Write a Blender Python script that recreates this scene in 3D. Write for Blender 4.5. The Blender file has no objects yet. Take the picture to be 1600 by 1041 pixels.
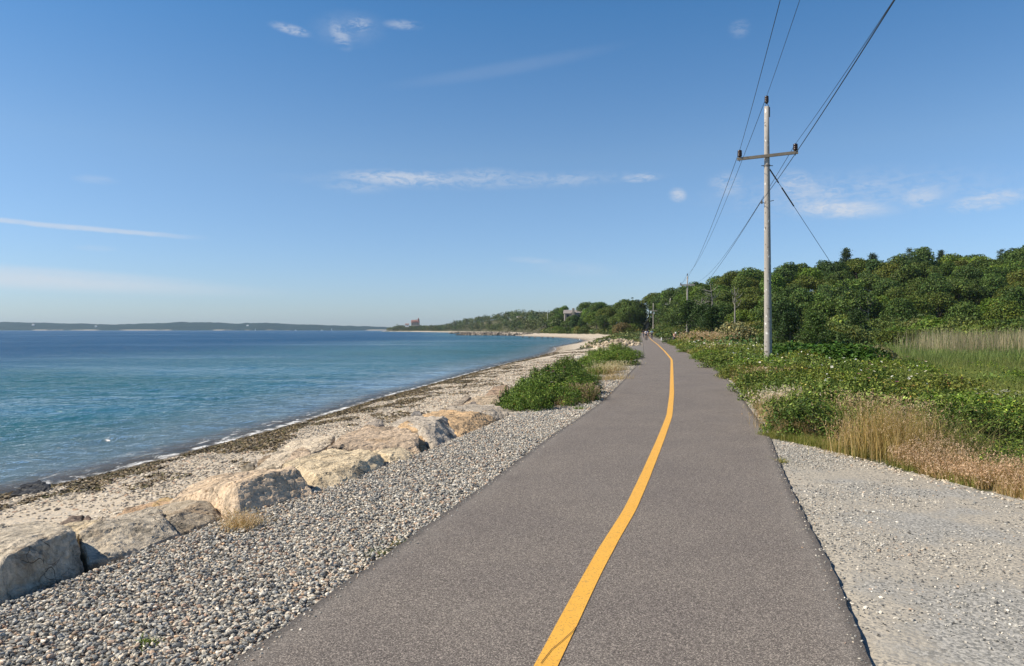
import bpy, bmesh, math, random
import numpy as np
from mathutils import Vector, Matrix, noise as mnoise
R = math.radians
SC = bpy.context.scene
COL = SC.collection
rng = np.random.default_rng(7)
random.seed(7)

# ------------------------------------------------------------------ camera
F = 1150.0; HY = 515.7; CH = 1.6           # focal length in photo pixels, horizon row, eye height
cam = bpy.data.cameras.new("camera")
cam.sensor_width = 36; cam.lens = 36 * F / 1600
cam.clip_start = 0.1; cam.clip_end = 20000
co = bpy.data.objects.new("camera", cam); COL.objects.link(co)
co.location = (0, 0, CH)
co.rotation_euler = (R(90) - math.atan((520.5 - HY) / F), 0, 0)
SC.camera = co

# ------------------------------------------------------------------ light
SUN_EL, SUN_AZ = R(42), R(-98)             # azimuth clockwise from +Y
S = bpy.data.lights.new("sun", 'SUN'); S.energy = 5.0; S.angle = R(0.5); S.color = (1.0, 0.90, 0.75)
so = bpy.data.objects.new("sun", S); COL.objects.link(so)
sd = Vector((math.sin(SUN_AZ) * math.cos(SUN_EL), math.cos(SUN_AZ) * math.cos(SUN_EL), math.sin(SUN_EL)))
so.rotation_euler = sd.to_track_quat('Z', 'Y').to_euler()
SC.view_settings.view_transform = 'Standard'; SC.view_settings.look = 'None'
SC.view_settings.gamma = 1; SC.view_settings.exposure = 0.26
SC.render.engine = 'CYCLES'
SC.cycles.max_bounces = 5; SC.cycles.diffuse_bounces = 2; SC.cycles.glossy_bounces = 2
SC.cycles.transmission_bounces = 3; SC.cycles.volume_bounces = 0; SC.cycles.transparent_max_bounces = 8


class NT:
    """tiny helper for node trees"""
    def __init__(s, tree):
        s.t = tree; s.n = tree.nodes; s.l = tree.links
    def new(s, typ, ins=None, **kw):
        nd = s.n.new(typ)
        for k, v in kw.items(): setattr(nd, k, v)
        if ins:
            for k, v in ins.items(): s.put(nd.inputs[k], v)
        return nd
    def put(s, sock, v):
        if isinstance(v, bpy.types.NodeSocket): s.l.new(v, sock)
        elif v is not None:
            if sock.type == 'RGBA' and not isinstance(v, (int, float)) and len(v) == 3: v = (*v, 1)
            sock.default_value = v
    def math(s, op, a, b=None, c=None, clamp=False):
        nd = s.n.new('ShaderNodeMath'); nd.operation = op; nd.use_clamp = clamp
        s.put(nd.inputs[0], a)
        if b is not None: s.put(nd.inputs[1], b)
        if c is not None: s.put(nd.inputs[2], c)
        return nd.outputs[0]
    def mix(s, fac, a, b, mode='MIX'):
        nd = s.n.new('ShaderNodeMix'); nd.data_type = 'RGBA'; nd.blend_type = mode
        s.put(nd.inputs[0], fac); s.put(nd.inputs[6], a); s.put(nd.inputs[7], b)
        return nd.outputs[2]
    def smooth(s, v, a, b, lo=0.0, hi=1.0):
        nd = s.n.new('ShaderNodeMapRange'); nd.interpolation_type = 'SMOOTHSTEP'
        for i, x in enumerate((v, a, b, lo, hi)): s.put(nd.inputs[i], x)
        return nd.outputs[0]
    def noise(s, vec, scale, detail=3, rough=0.5, dist=0.0):
        nd = s.new('ShaderNodeTexNoise', {'Vector': vec, 'Scale': scale, 'Detail': detail, 'Roughness': rough, 'Distortion': dist})
        return nd.outputs['Fac']
    def vor(s, vec, scale, out='Color', feature='F1'):
        nd = s.new('ShaderNodeTexVoronoi', {'Vector': vec, 'Scale': scale}, feature=feature)
        return nd.outputs[out]
    def attr(s, name, out='Fac'):
        return s.new('ShaderNodeAttribute', attribute_name=name).outputs[out]
    def stretch(s, vec, sc, rot=0.0):
        return s.new('ShaderNodeMapping', {'Vector': vec, 'Scale': sc, 'Rotation': (0, 0, rot)}).outputs[0]
    def ramp(s, fac, stops):
        nd = s.n.new('ShaderNodeValToRGB'); s.put(nd.inputs[0], fac)
        while len(nd.color_ramp.elements) < len(stops): nd.color_ramp.elements.new(0.5)
        for e, (p, c) in zip(nd.color_ramp.elements, stops):
            e.position = p; e.color = (*c, 1)
        return nd.outputs[0]
    def bump(s, h, strength=0.5, dist=0.02, normal=None):
        return s.new('ShaderNodeBump', {'Height': h, 'Strength': strength, 'Distance': dist, 'Normal': normal}).outputs[0]

# ------------------------------------------------------------------ sky
W = bpy.data.worlds.new("World"); SC.world = W; W.use_nodes = True
w = NT(W.node_tree); w.n.clear()
sky = w.new('ShaderNodeTexSky', sky_type='NISHITA', sun_disc=False, sun_elevation=SUN_EL, sun_rotation=SUN_AZ,
            altitude=0, air_density=1.0, dust_density=0.3, ozone_density=2.2)
tc = w.new('ShaderNodeTexCoord')
sep = w.new('ShaderNodeSeparateXYZ', {0: tc.outputs['Generated']})
az = w.math('ARCTAN2', sep.outputs[0], sep.outputs[1])
el = w.math('ARCSINE', sep.outputs[2])
azel = w.new('ShaderNodeCombineXYZ', {0: az, 1: el, 2: 0.0}).outputs[0]
wisp = w.noise(w.stretch(azel, (34, 90, 1), 0.12), 1.0, 6, 0.62, 1.2)
wisp2 = w.noise(w.stretch(azel, (110, 260, 1), -0.15), 1.0, 5, 0.6, 0.8)
wsum = w.math('ADD', w.math('MULTIPLY', wisp, 0.75), w.math('MULTIPLY', wisp2, 0.4))
wsum = w.smooth(wsum, 0.42, 0.68)

def azel_of(px, py):
    return math.atan((px - 800) / F), math.atan((HY - py) / math.hypot(F, px - 800))

# high thin clouds and contrails as directions on the sky: (centre, half width, half height, tilt, strength, wispiness)
CLOUDS = [((1320, 326, 92, 15, -6), .75, .35), ((1262, 297, 44, 16, -26), .5, .4), ((1440, 303, 40, 15, 12), .45, .4), ((1550, 313, 70, 11, 5), .5, .4), ((632, 280, 95, 8, 1), .5, .4), ((740, 283, 290, 15, 1), .30, 1), ((1330, 303, 300, 42, -1), .22, 1), ((1270, 318, 60, 20, -12), .5, 1), ((632, 279, 112, 14, 0), .75, 1), ((745, 277, 75, 15, 2), .42, 1), ((560, 292, 60, 12, 0), .25, 1), ((640, 278, 60, 9, -2), .45, 1),
          ((890, 281, 60, 13, 0), .35, 1), ((1000, 278, 36, 8, 2), .6, 1), ((1059, 305, 15, 12, -14), .75, .6),
          ((1135, 290, 32, 24, -8), .38, 1), ((1250, 293, 48, 26, -24), .62, 1), ((1310, 326, 96, 17, -5), .95, .7),
          ((1295, 302, 45, 14, 0), .5, 1), ((1440, 305, 42, 22, 8), .6, 1), ((1545, 313, 78, 17, 6), .7, 1), ((1360, 288, 60, 10, 0), .3, 1),
          ((455, 47, 34, 9, -8), .6, 1), ((532, 55, 26, 18, -45), .5, 1), ((560, 40, 26, 14, 10), .5, 1), ((630, 40, 34, 9, 0), .42, 1), ((545, 46, 60, 30, 4), .16, .7),
          ((790, 108, 190, 13, 9), .09, .2), ((150, 281, 40, 8, 0), .2, 1), ((1155, 46, 18, 16, 0), .22, 1),
          ((150, 388, 36, 6, 0), .2, .5), ((830, 407, 44, 6, -4), .25, .5),
          ((-60, 430, 480, 20, -2), .75, .15), ((60, 428, 290, 13, -2), .5, .15), ((900, 420, 70, 14, -4), .15, .5)]
total = None
def add_mask(tot, m):
    return m if tot is None else w.math('MAXIMUM', tot, m)
for (cx, cy, rx, ry, rot), stg, wp in CLOUDS:
    a0, e0 = azel_of(cx, cy)
    a1, _ = azel_of(cx + rx, cy); _, e1 = azel_of(cx, cy + ry)
    ra, re = abs(a1 - a0), abs(e1 - e0)
    v = w.new('ShaderNodeVectorMath', {0: azel, 1: (a0, e0, 0)}, operation='SUBTRACT').outputs[0]
    mp = w.new('ShaderNodeMapping', {'Vector': v, 'Rotation': (0, 0, -R(rot))}).outputs[0]
    v2 = w.new('ShaderNodeVectorMath', {0: mp, 1: (1 / ra, 1 / re, 1)}, operation='MULTIPLY').outputs[0]
    ln = w.new('ShaderNodeVectorMath', {0: v2}, operation='LENGTH').outputs['Value']
    m = w.smooth(ln, 1.22, 0.18)
    tex = w.math('ADD', w.math('MULTIPLY', wsum, wp), 1 - wp)
    m = w.math('MULTIPLY', w.math('MULTIPLY', m, tex), stg)
    total = add_mask(total, m)
# the thin contrail: a narrow band between two directions
(a0, e0), (a1, e1) = azel_of(-260, 318), azel_of(345, 374)
slope = (e1 - e0) / (a1 - a0)
mid_el = w.math('ADD', w.math('MULTIPLY', w.math('SUBTRACT', az, a0), slope), e0)
wob = w.math('MULTIPLY', w.math('SUBTRACT', w.noise(azel, 30, 3), 0.5), 0.004)
dd = w.math('ABSOLUTE', w.math('ADD', w.math('SUBTRACT', el, mid_el), wob))
m = w.math('MULTIPLY', w.smooth(dd, 0.0042, 0.0008), w.smooth(az, azel_of(345, 374)[0], azel_of(190, 355)[0]))
m = w.math('MULTIPLY', m, w.math('MULTIPLY', w.smooth(az, a0 - .02, a0 + .1), w.math('ADD', w.math('MULTIPLY', w.noise(azel, 60, 4), 0.5), 0.35)))
total = w.math('MAXIMUM', total, m)
total = w.math('MULTIPLY', total, w.math('GREATER_THAN', sep.outputs[1], 0.0))
grad = w.ramp(w.math('MULTIPLY', el, 1 / R(45)), [(0.0, (.72, .88, 1.20)), (0.07, (.78, .94, 1.25)), (0.29, (.86, 1.05, 1.21)), (0.52, (.52, .96, 1.24)), (0.72, (.40, .70, .95)), (1.0, (.32, .50, .68))])
tint = w.mix(1.0, sky.outputs[0], grad, 'MULTIPLY')
final = w.mix(w.math('MULTIPLY', total, 0.80), tint, (6.6, 6.8, 7.2))
bg = w.new('ShaderNodeBackground', {'Color': final, 'Strength': 0.091})
out = w.new('ShaderNodeOutputWorld', {'Surface': bg.outputs[0]})

# ------------------------------------------------------------------ geometry helpers
def P(px, py, z=0.0):
    """photo pixel on a level plane of height z -> world x, y"""
    Y = F * (CH - z) / (py - HY)
    return ((px - 800) * Y / F, Y)

def tag(o, label=None, cat=None, group=None, kind=None):
    if label: o['label'] = label
    if cat: o['category'] = cat
    if group: o['group'] = group
    if kind: o['kind'] = kind
    return o

def empty(name, loc=(0, 0, 0), rz=0.0, s=1.0):
    o = bpy.data.objects.new(name, None); COL.objects.link(o)
    o.location = loc; o.rotation_euler = (0, 0, rz); o.scale = (s, s, s) if not isinstance(s, tuple) else s
    o.empty_display_size = 0.2
    return o

def link(name, me, mat=None, parent=None):
    o = bpy.data.objects.new(name, me); COL.objects.link(o)
    if mat and not me.materials: me.materials.append(mat)
    if parent: o.parent = parent
    return o

def mesh_np(name, V, Fc, col=None, attrs=None, smooth=False):
    V = np.asarray(V, np.float32).reshape(-1, 3); Fc = np.asarray(Fc, np.int32)
    me = bpy.data.meshes.new(name)
    me.vertices.add(len(V)); me.vertices.foreach_set('co', V.ravel())
    M, k = Fc.shape
    me.loops.add(M * k); me.loops.foreach_set('vertex_index', Fc.ravel())
    me.polygons.add(M); me.polygons.foreach_set('loop_start', np.arange(0, M * k, k, dtype=np.int32))
    me.update(calc_edges=True)
    me.polygons.foreach_set('use_smooth', np.full(M, smooth))
    if col is not None:
        a = me.attributes.new('col', 'FLOAT_COLOR', 'POINT')
        c = np.ones((len(V), 4), np.float32); c[:, :3] = col
        a.data.foreach_set('color', c.ravel())
    if attrs:
        for k2, v in attrs.items():
            a = me.attributes.new(k2, 'FLOAT', 'POINT'); a.data.foreach_set('value', np.asarray(v, np.float32).ravel())
    return me

class MB:
    """collects quads and tubes into one mesh"""
    def __init__(s): s.V = []; s.F = []
    def add(s, vs, fs):
        n = len(s.V); s.V += [tuple(v) for v in vs]; s.F += [tuple(i + n for i in f) for f in fs]
    def box(s, c, d, rot=None):
        vs = [Vector((x * d[0] / 2, y * d[1] / 2, z * d[2] / 2)) for x in (-1, 1) for y in (-1, 1) for z in (-1, 1)]
        if rot: vs = [rot @ v for v in vs]
        s.add([v + Vector(c) for v in vs], [(0, 1, 3, 2), (4, 6, 7, 5), (0, 4, 5, 1), (2, 3, 7, 6), (0, 2, 6, 4), (1, 5, 7, 3)])
    def tube(s, pts, rad, n=8, cap=True):
        pts = [Vector(p) for p in pts]
        if not isinstance(rad, (list, tuple)): rad = [rad] * len(pts)
        rings = []; base = len(s.V); ref = None
        for i, p in enumerate(pts):
            d = (pts[min(i + 1, len(pts) - 1)] - pts[max(i - 1, 0)]).normalized()
            if ref is None: ref = d.orthogonal().normalized()
            u = (ref - d * ref.dot(d)).normalized(); v = d.cross(u); ref = u
            for k in range(n):
                a = 2 * math.pi * k / n
                s.V.append(tuple(p + (u * math.cos(a) + v * math.sin(a)) * rad[i]))
        for i in range(len(pts) - 1):
            for k in range(n):
                a = base + i * n + k; b = base + i * n + (k + 1) % n
                s.F.append((a, b, b + n, a + n))
        if cap:
            s.F.append(tuple(base + k for k in reversed(range(n)))); s.F.append(tuple(base + (len(pts) - 1) * n + k for k in range(n)))
    def lathe(s, c, prof, n=16, axis='Z'):
        base = len(s.V)
        for r, z in prof:
            for k in range(n):
                a = 2 * math.pi * k / n
                v = (r * math.cos(a), r * math.sin(a), z)
                if axis == 'X': v = (z, v[0], v[1])
                s.V.append((v[0] + c[0], v[1] + c[1], v[2] + c[2]))
        for i in range(len(prof) - 1):
            for k in range(n):
                a = base + i * n + k; b = base + i * n + (k + 1) % n
                s.F.append((a, b, b + n, a + n))
    def build(s, name, mat, parent=None, smooth=False):
        me = bpy.data.meshes.new(name); me.from_pydata(s.V, [], s.F); me.update()
        if smooth: me.polygons.foreach_set('use_smooth', [True] * len(me.polygons))
        return link(name, me, mat, parent)

def hash2(ix, iy, seed):
    n = (ix.astype(np.int64) * 374761393 + iy.astype(np.int64) * 668265263 + seed * 1442695041) & 0x7fffffff
    n = ((n ^ (n >> 13)) * 1274126177) & 0x7fffffff
    return ((n ^ (n >> 16)) & 0xffff) / 65535.0
def vnoise(x, y, seed=0):
    x = np.asarray(x, float); y = np.asarray(y, float)
    ix = np.floor(x); iy = np.floor(y); fx = x - ix; fy = y - iy
    fx = fx * fx * (3 - 2 * fx); fy = fy * fy * (3 - 2 * fy)
    a = hash2(ix, iy, seed); b = hash2(ix + 1, iy, seed); c = hash2(ix, iy + 1, seed); d = hash2(ix + 1, iy + 1, seed)
    return (a * (1 - fx) + b * fx) * (1 - fy) + (c * (1 - fx) + d * fx) * fy
def fbm(x, y, seed=0, o=4):
    s = 0; a = 0.5
    for i in range(o):
        s = s + a * vnoise(x * 2 ** i, y * 2 ** i, seed + i); a *= 0.5
    return s / (1 - 0.5 ** o)

# ------------------------------------------------------------------ plan of the place (all in metres)
WZ = -1.5                                     # water level
PL = [(351, 1041), (405, 1007), (470, 960), (540, 909), (622, 853), (662, 824), (725, 781), (772, 747), (812, 718), (850, 689), (909, 650),
      (940, 628), (969, 600), (987, 579), (1001, 566), (1006, 555), (1004.5, 536), (1002, 524.5)]
PR = [(1364, 1041), (1337, 977), (1311, 909), (1293, 872), (1264, 820), (1233, 757), (1216, 718), (1203, 682), (1168, 634), (1142, 598),
      (1112, 572), (1080, 556), (1050, 539), (1033, 532), (1017, 526), (1010, 522.3)]
YC = [(853.5, 1041), (924.5, 900), (952, 850), (984, 798), (1008, 745), (1031, 690), (1046, 650), (1049.7, 615), (1049.7, 579), (1049.5, 562),
      (1038.5, 549), (1027, 538), (1018, 531.5)]
def curve(pts):
    a = np.array([P(*p) for p in pts]); return a[:, 0], a[:, 1]
def extend(c, far, slope):
    x, y = c
    s0 = (x[3] - x[0]) / (y[3] - y[0])
    x = np.concatenate([[x[0] - s0 * 20], x, [x[-1] + slope * (far - y[-1])]]); y = np.concatenate([[y[0] - 20], y, [far]])
    return x, y
plx, ply = extend(curve(PL), 420, 0.19)
prx, pry = extend(curve(PR), 420, 0.185)
ycx, ycy = curve(YC); s0 = (ycx[2] - ycx[0]) / (ycy[2] - ycy[0])
ycx = np.concatenate([[ycx[0] - s0 * 8], ycx, [ycx[-1] + .178 * 110]]); ycy = np.concatenate([[ycy[0] - 8], ycy, [ycy[-1] + 110]])
def smooth_curve(x, y):
    # gaussian smoothing on a log spaced Y axis
    yy = np.unique(np.concatenate([np.arange(y[0], 3, .5), np.geomspace(3, y[-1], 400)]))
    xx = np.interp(yy, y, x)
    k = np.exp(-np.linspace(-2, 2, 17) ** 2); k /= k.sum()
    xs = np.convolve(np.pad(xx, 8, mode='edge'), k, 'valid'); xs[:8] = xx[:8]; xs[-8:] = xx[-8:]
    return xs, yy
plx, ply = smooth_curve(plx, ply); prx, pry = smooth_curve(prx, pry); ycx, ycy = smooth_curve(ycx, ycy)
def xL(Y): return np.interp(Y, ply, plx)
def xR(Y): return np.interp(Y, pry, prx)
def zpath(Y): return np.interp(Y, [0, 190, 260, 330, 600], [0, 0, 0.7, 1.6, 2.5])

# shoreline, water on its left
SHORE = [P(*p, z=WZ) for p in [(-900, 1010), (-400, 880), (0, 775), (100, 757), (200, 733), (300, 706), (400, 680), (500, 652), (600, 621), (650, 608), (700, 594),
         (750, 580), (800, 567), (845, 557), (866, 549.5), (871, 546), (868, 543.5), (880, 540.5), (905, 536), (918, 532), (905, 529.3), (870, 527), (820, 525.4), (795, 524)]]
SHORE += [(-14, 640), (-50, 830), (-100, 1000), (-175, 1260), (-262, 1500), (-290, 1560), (-240, 1700), (0, 2100), (900, 3200), (6000, 6800)]
POLY = SHORE + [(-9000, 6800), (-9000, -300), (-40, -300), (-22, -40)]
POLY = np.array(POLY)
def shore_dist(X, Y):
    """distance inland (positive) or out to sea (negative)"""
    X = np.asarray(X, float); Y = np.asarray(Y, float); sh = X.shape; X = X.ravel(); Y = Y.ravel()
    best = np.full(X.shape, 1e18); inside = np.zeros(X.shape, bool)
    n = len(POLY)
    for i in range(n):
        ax, ay = POLY[i]; bx, by = POLY[(i + 1) % n]
        dx, dy = bx - ax, by - ay
        t = np.clip(((X - ax) * dx + (Y - ay) * dy) / (dx * dx + dy * dy), 0, 1)
        best = np.minimum(best, (X - ax - t * dx) ** 2 + (Y - ay - t * dy) ** 2)
        c = ((ay > Y) != (by > Y))
        with np.errstate(divide='ignore', invalid='ignore'):
            xi = (bx - ax) * (Y - ay) / (by - ay if by != ay else 1e-9) + ax
        inside ^= c & (X < xi)
    d = np.sqrt(best)
    return np.where(inside, -d, d).reshape(sh)

# wooded hills: where the woods begin (Y) and the crest line along each bearing
FRONT = np.array([(560, 1700), (600, 1570), (640, 1470), (700, 1180), (750, 980), (800, 780), (850, 570), (870, 430), (900, 340), (940, 290), (990, 262), (999, 330),
                  (1008, 330), (1016, 290), (1024, 255), (1043, 228), (1060, 195), (1100, 160), (1150, 150), (1200, 140), (1300, 130), (1400, 125), (1600, 118), (1900, 105), (2400, 80), (4000, 45), (9000, 30)])
SKYL = np.array([(540, 517), (600, 516), (605, 513), (620, 508), (640, 509), (690, 508), (700, 506), (735, 498), (760, 494), (790, 488), (830, 487), (858, 489), (880, 484),
                 (915, 480), (940, 476), (955, 478), (975, 473), (990, 476), (996, 486), (1000, 498), (1005, 487), (1014, 471), (1022, 467), (1050, 459), (1100, 441), (1150, 426), (1200, 421), (1250, 414),
                 (1300, 406), (1350, 410), (1400, 405), (1450, 401), (1500, 402), (1550, 400), (1600, 390), (1800, 376), (2600, 360), (9000, 350)])
def front_of(px): return np.interp(px, FRONT[:, 0], FRONT[:, 1])
def depth_of(px): return np.interp(px, [560, 700, 850, 940, 1000, 1100, 1300], [120, 120, 90, 60, 50, 55, 70])
def hill(X, Y):
    Ys = np.maximum(Y, 5.0); px = 800 + F * X / Ys
    f = front_of(px); dpt = depth_of(px)
    th = np.interp(f, [100, 400, 800, 1500], [8.7, 9.2, 8, 6.5])
    zr = np.maximum((HY - np.interp(px, SKYL[:, 0], SKYL[:, 1])) / F * (f + dpt) + CH - th, 0.3)
    t = np.clip((Ys - f + 4) / dpt, 0, 1); t = t * t * (3 - 2 * t)
    return np.where((Y > 5) & (px > 540), zr * t * np.clip((Ys - 25) / 30, 0, 1), 0)

def ground_z(X, Y, dw=None):
    X = np.asarray(X, float); Y = np.asarray(Y, float)
    if dw is None: dw = shore_dist(X, Y)
    zp = zpath(Y)
    dl = xL(Y) - X; dr = X - xR(Y)
    edge = np.interp(Y, [0, 8, 10, 14, 60, 120], [2.1, 2.0, 1.55, 1.5, 3.0, 8.0])
    zl = np.where(dl < edge, -0.03 - 0.04 * dl, -0.03 - 0.04 * edge - np.minimum(1.1 * (dl - edge), .42) - 0.35 * (dl - edge))
    cap = np.interp(dw, [0, 25, 60, 140], [-0.12, -0.12, 0.4, 2.0])
    zb = np.where(dw > 0, np.minimum(WZ + 0.17 * np.minimum(dw, 2.5) + 0.085 * np.maximum(dw - 2.5, 0), cap), WZ + 0.22 * np.maximum(dw, -14))
    left = np.maximum(zl + zp, zb)
    fall = np.interp(Y, [0, 60, 130, 200], [1, 1, 0.6, 0])
    right = zp - 0.022 - fall * 0.75 * np.clip((dr - 3.2) / 9, 0, 1) ** 1.3
    right = np.where(dw < 8, zb, right)
    z = np.where(dl > 0, left, np.where(dr > 0, right, zp - 0.05))
    near = np.where((dl > -.3) & (dr < 0.3), 0, 1)
    z = z + near * 0.03 * (fbm(X * 1.3, Y * 1.3, 3) - 0.5) * np.clip(np.abs(np.where(dl > 0, dl, dr)) * 1.5, 0, 1)
    z = np.where(dw > 2, np.maximum(z, z * 0 - 1.2) + hill(X, Y), z)
    return z
def gz(x, y): return float(ground_z(np.array([x]), np.array([y]))[0])

def axis(lo, fine_lo, fine_hi, hi, step, growth=1.07):
    a = list(np.arange(fine_lo, fine_hi, step))
    s = step; x = a[-1]
    while x < hi: s *= growth; x += s; a.append(x)
    s = step; x = a[0]
    while x > lo: s *= growth; x -= s; a.insert(0, x)
    return np.array(a)
def grid_mesh(name, xs, ys, zf, attrs=None, smooth=True):
    X, Y = np.meshgrid(xs, ys); Z = zf(X, Y)
    V = np.stack([X, Y, Z], -1).reshape(-1, 3)
    nx = len(xs); ny = len(ys)
    i = np.arange(nx - 1)[None, :] + np.arange(ny - 1)[:, None] * nx
    Fc = np.stack([i, i + 1, i + 1 + nx, i + nx], -1).reshape(-1, 4)
    return mesh_np(name, V, Fc, attrs={k: f(X, Y) for k, f in (attrs or {}).items()}, smooth=smooth)

def mat(name):
    m = bpy.data.materials.new(name); m.use_nodes = True
    t = NT(m.node_tree); t.n.clear()
    return m, t
def finish(t, shader):
    o = t.new('ShaderNodeOutputMaterial'); t.l.new(shader, o.inputs[0])
def principled(t, color, rough=0.8, normal=None, spec=0.3, **kw):
    ins = {'Base Color': color, 'Roughness': rough, 'Specular IOR Level': spec}
    if normal is not None: ins['Normal'] = normal
    ins.update(kw)
    return t.new('ShaderNodeBsdfPrincipled', ins).outputs[0]
def simple(name, color, rough=0.7, spec=0.3, nscale=8, namt=0.25, metallic=0.0):
    m, t = mat(name); g = t.new('ShaderNodeNewGeometry').outputs['Position']
    n = t.noise(g, nscale, 4)
    c = t.mix(t.math('MULTIPLY', n, 1.0), tuple(x * (1 - namt) for x in color), tuple(min(1, x * (1 + namt)) for x in color))
    finish(t, principled(t, c, rough, None, spec, Metallic=metallic))
    return m

# ------------------------------------------------------------------ ground
m_ground, t = mat('ground'); g = t.new('ShaderNodeNewGeometry').outputs['Position']
dwA, dlA, drA, vegA = t.attr('dw'), t.attr('dl'), t.attr('dr'), t.attr('veg')
n1 = t.noise(g, 1.7, 4); n2 = t.noise(g, 9, 4); n3 = t.noise(g, 60, 3)
peb = t.vor(g, 26); pebd = t.vor(g, 26, 'Distance'); peb2 = t.vor(g, 75)
pv = t.new('ShaderNodeSeparateColor', {0: peb}).outputs[0]
pv2 = t.new('ShaderNodeSeparateColor', {0: peb2}).outputs[0]
sand = t.mix(n2, (0.50, 0.41, 0.29), (0.66, 0.56, 0.43))
sand = t.mix(t.smooth(pv, 0.5, 0.95), sand, (0.34, 0.31, 0.27))
sand = t.mix(t.math('MULTIPLY', t.smooth(pv2, 0.6, 1.0), 0.6), sand, (0.70, 0.65, 0.56))
wet = t.smooth(t.math('ADD', dwA, t.math('MULTIPLY', n1, -0.8)), 0.6, -0.1)
sand = t.mix(wet, sand, (0.27, 0.215, 0.16))
wr = t.math('MULTIPLY', t.smooth(dwA, 0.05, 0.5), t.smooth(dwA, 3.6, 1.2))
wr = t.math('MULTIPLY', wr, t.smooth(t.noise(t.stretch(g, (3.0, 1.1, 1), -0.25), 1.6, 5, 0.65), 0.47, 0.6))
sand = t.mix(wr, sand, t.mix(n3, (0.05, 0.04, 0.015), (0.14, 0.11, 0.05)))
grav = t.ramp(pv, [(0, (0.12, 0.13, 0.14)), (0.35, (0.26, 0.27, 0.27)), (0.6, (0.38, 0.37, 0.34)), (0.8, (0.30, 0.22, 0.17)), (1.0, (0.50, 0.46, 0.40))])
grav = t.mix(0.5, grav, t.mix(n3, (0.07, 0.06, 0.05), (0.15, 0.13, 0.11)))
gravr = t.mix(t.smooth(pv2, 0.1, 0.9), (0.22, 0.215, 0.195), (0.46, 0.44, 0.395))
dust = t.mix(n2, (0.40, 0.36, 0.29), (0.52, 0.47, 0.385))
gravr = t.mix(t.smooth(t.noise(g, 0.9, 5, 0.6), 0.40, 0.56), gravr, t.mix(t.smooth(pv2, .55, .9), dust, (0.22, 0.21, 0.19)))
is_l = t.smooth(t.math('ADD', dlA, t.math('MULTIPLY', n1, 0.5)), 3.0, 2.2)
base = t.mix(is_l, sand, grav)
base = t.mix(t.smooth(drA, -1.0, 0.0), base, gravr)
soil = t.mix(n2, (0.045, 0.050, 0.020), (0.10, 0.10, 0.045))
soil = t.mix(t.smooth(n1, 0.5, 0.75), soil, (0.13, 0.105, 0.06))
base = t.mix(t.smooth(t.math('ADD', vegA, t.math('MULTIPLY', t.math('SUBTRACT', n2, 0.5), 0.5)), 0.3, 0.7), base, soil)
bh = t.math('ADD', t.math('MULTIPLY', t.math('SUBTRACT', 1.0, pebd), 1.0), t.math('MULTIPLY', n3, 0.6))
finish(t, principled(t, base, 0.9, t.bump(bh, 0.5, 0.014), 0.2))

APRON = np.array([(5.2, 2.0), (4.85, 6.8), (4.55, 8.3), (4.25, 9.9), (3.85, 10.9), (3.6, 11.6)])
def apron_x(Y): return np.interp(Y, APRON[:, 1], APRON[:, 0])
def veg_mask(X, Y, dw=None):
    dr = X - xR(Y)
    if dw is None: dw = shore_dist(X, Y)
    nz = 0.3 * (fbm(X, Y, 9) - .5)
    v = np.where((dr > 0.12) & (Y > 11.2), 1.0, 0.0)
    v = np.where((Y <= 11.2), (X > apron_x(Y) + nz).astype(float), v)
    px = 800 + F * X / np.maximum(Y, 5)
    left = (xL(Y) - X > 0) & (px > 590) & (((Y > 238) & (dw > np.interp(Y, [238, 400, 1500], [13, 13, 12]))) | ((Y > 95) & (xL(Y) - X < 9)))
    v = np.where(left, np.clip(0.75 + nz * 2, 0, 1), np.where(dr > 0, v, 0))
    return np.clip(v, 0, 1)
gxs = axis(-9000, -9, 7, 7000, 0.13, 1.055); gys = axis(-200, 2.5, 26, 6800, 0.13, 1.045)
link('ground', grid_mesh('ground', gxs, gys, ground_z, {'dw': lambda X, Y: np.clip(shore_dist(X, Y), -50, 200), 'dl': lambda X, Y: np.clip(xL(Y) - X, -5, 50),
     'dr': lambda X, Y: np.clip(X - xR(Y), -5, 50), 'veg': veg_mask}), m_ground)['kind'] = 'structure'

# bike path: asphalt slab with an edge
m_asph, t = mat('asphalt'); g = t.new('ShaderNodeNewGeometry').outputs['Position']
agg = t.new('ShaderNodeSeparateColor', {0: t.vor(g, 190)}).outputs
fine = t.noise(g, 420, 2)
c = t.ramp(agg[0], [(0, (0.050, 0.042, 0.036)), (0.35, (0.118, 0.101, 0.087)), (0.7, (0.235, 0.203, 0.174)), (1.0, (0.54, 0.475, 0.405))])
c = t.mix(t.smooth(fine, 0.35, 0.65, 0, 0.35), c, (0.26, 0.235, 0.215))
c = t.mix(1.0, c, t.ramp(t.noise(g, 0.9, 5), [(0.3, (0.90, 0.89, 0.90)), (0.7, (1.08, 1.07, 1.05))]), 'MULTIPLY')
c = t.mix(t.math('MULTIPLY', t.smooth(t.noise(t.stretch(g, (2.2, 0.25, 1), -0.2), 1.0, 3), 0.55, 0.75), 0.18), c, (0.23, 0.21, 0.19))
blot = t.smooth(t.noise(g, 1.6, 5, .65), .60, .72)
c = t.mix(t.math('MULTIPLY', blot, .22), c, (.30, .27, .235))
dk = t.smooth(t.noise(t.stretch(g, (.8, .5, 1), .4), 1.0, 6, .7), .58, .70)
c = t.mix(t.math('MULTIPLY', dk, .22), c, (.07, .06, .054))
dot = t.new('ShaderNodeSeparateColor', {0: t.vor(g, 2.6)}).outputs[0]
dd_ = t.vor(g, 2.6, 'Distance')
c = t.mix(t.math('MULTIPLY', t.smooth(dd_, .045, .03), t.math('MULTIPLY', t.math('GREATER_THAN', dot, .72), .8)), c, (.045, .038, .032))
edgeA = t.attr('edge')
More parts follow.
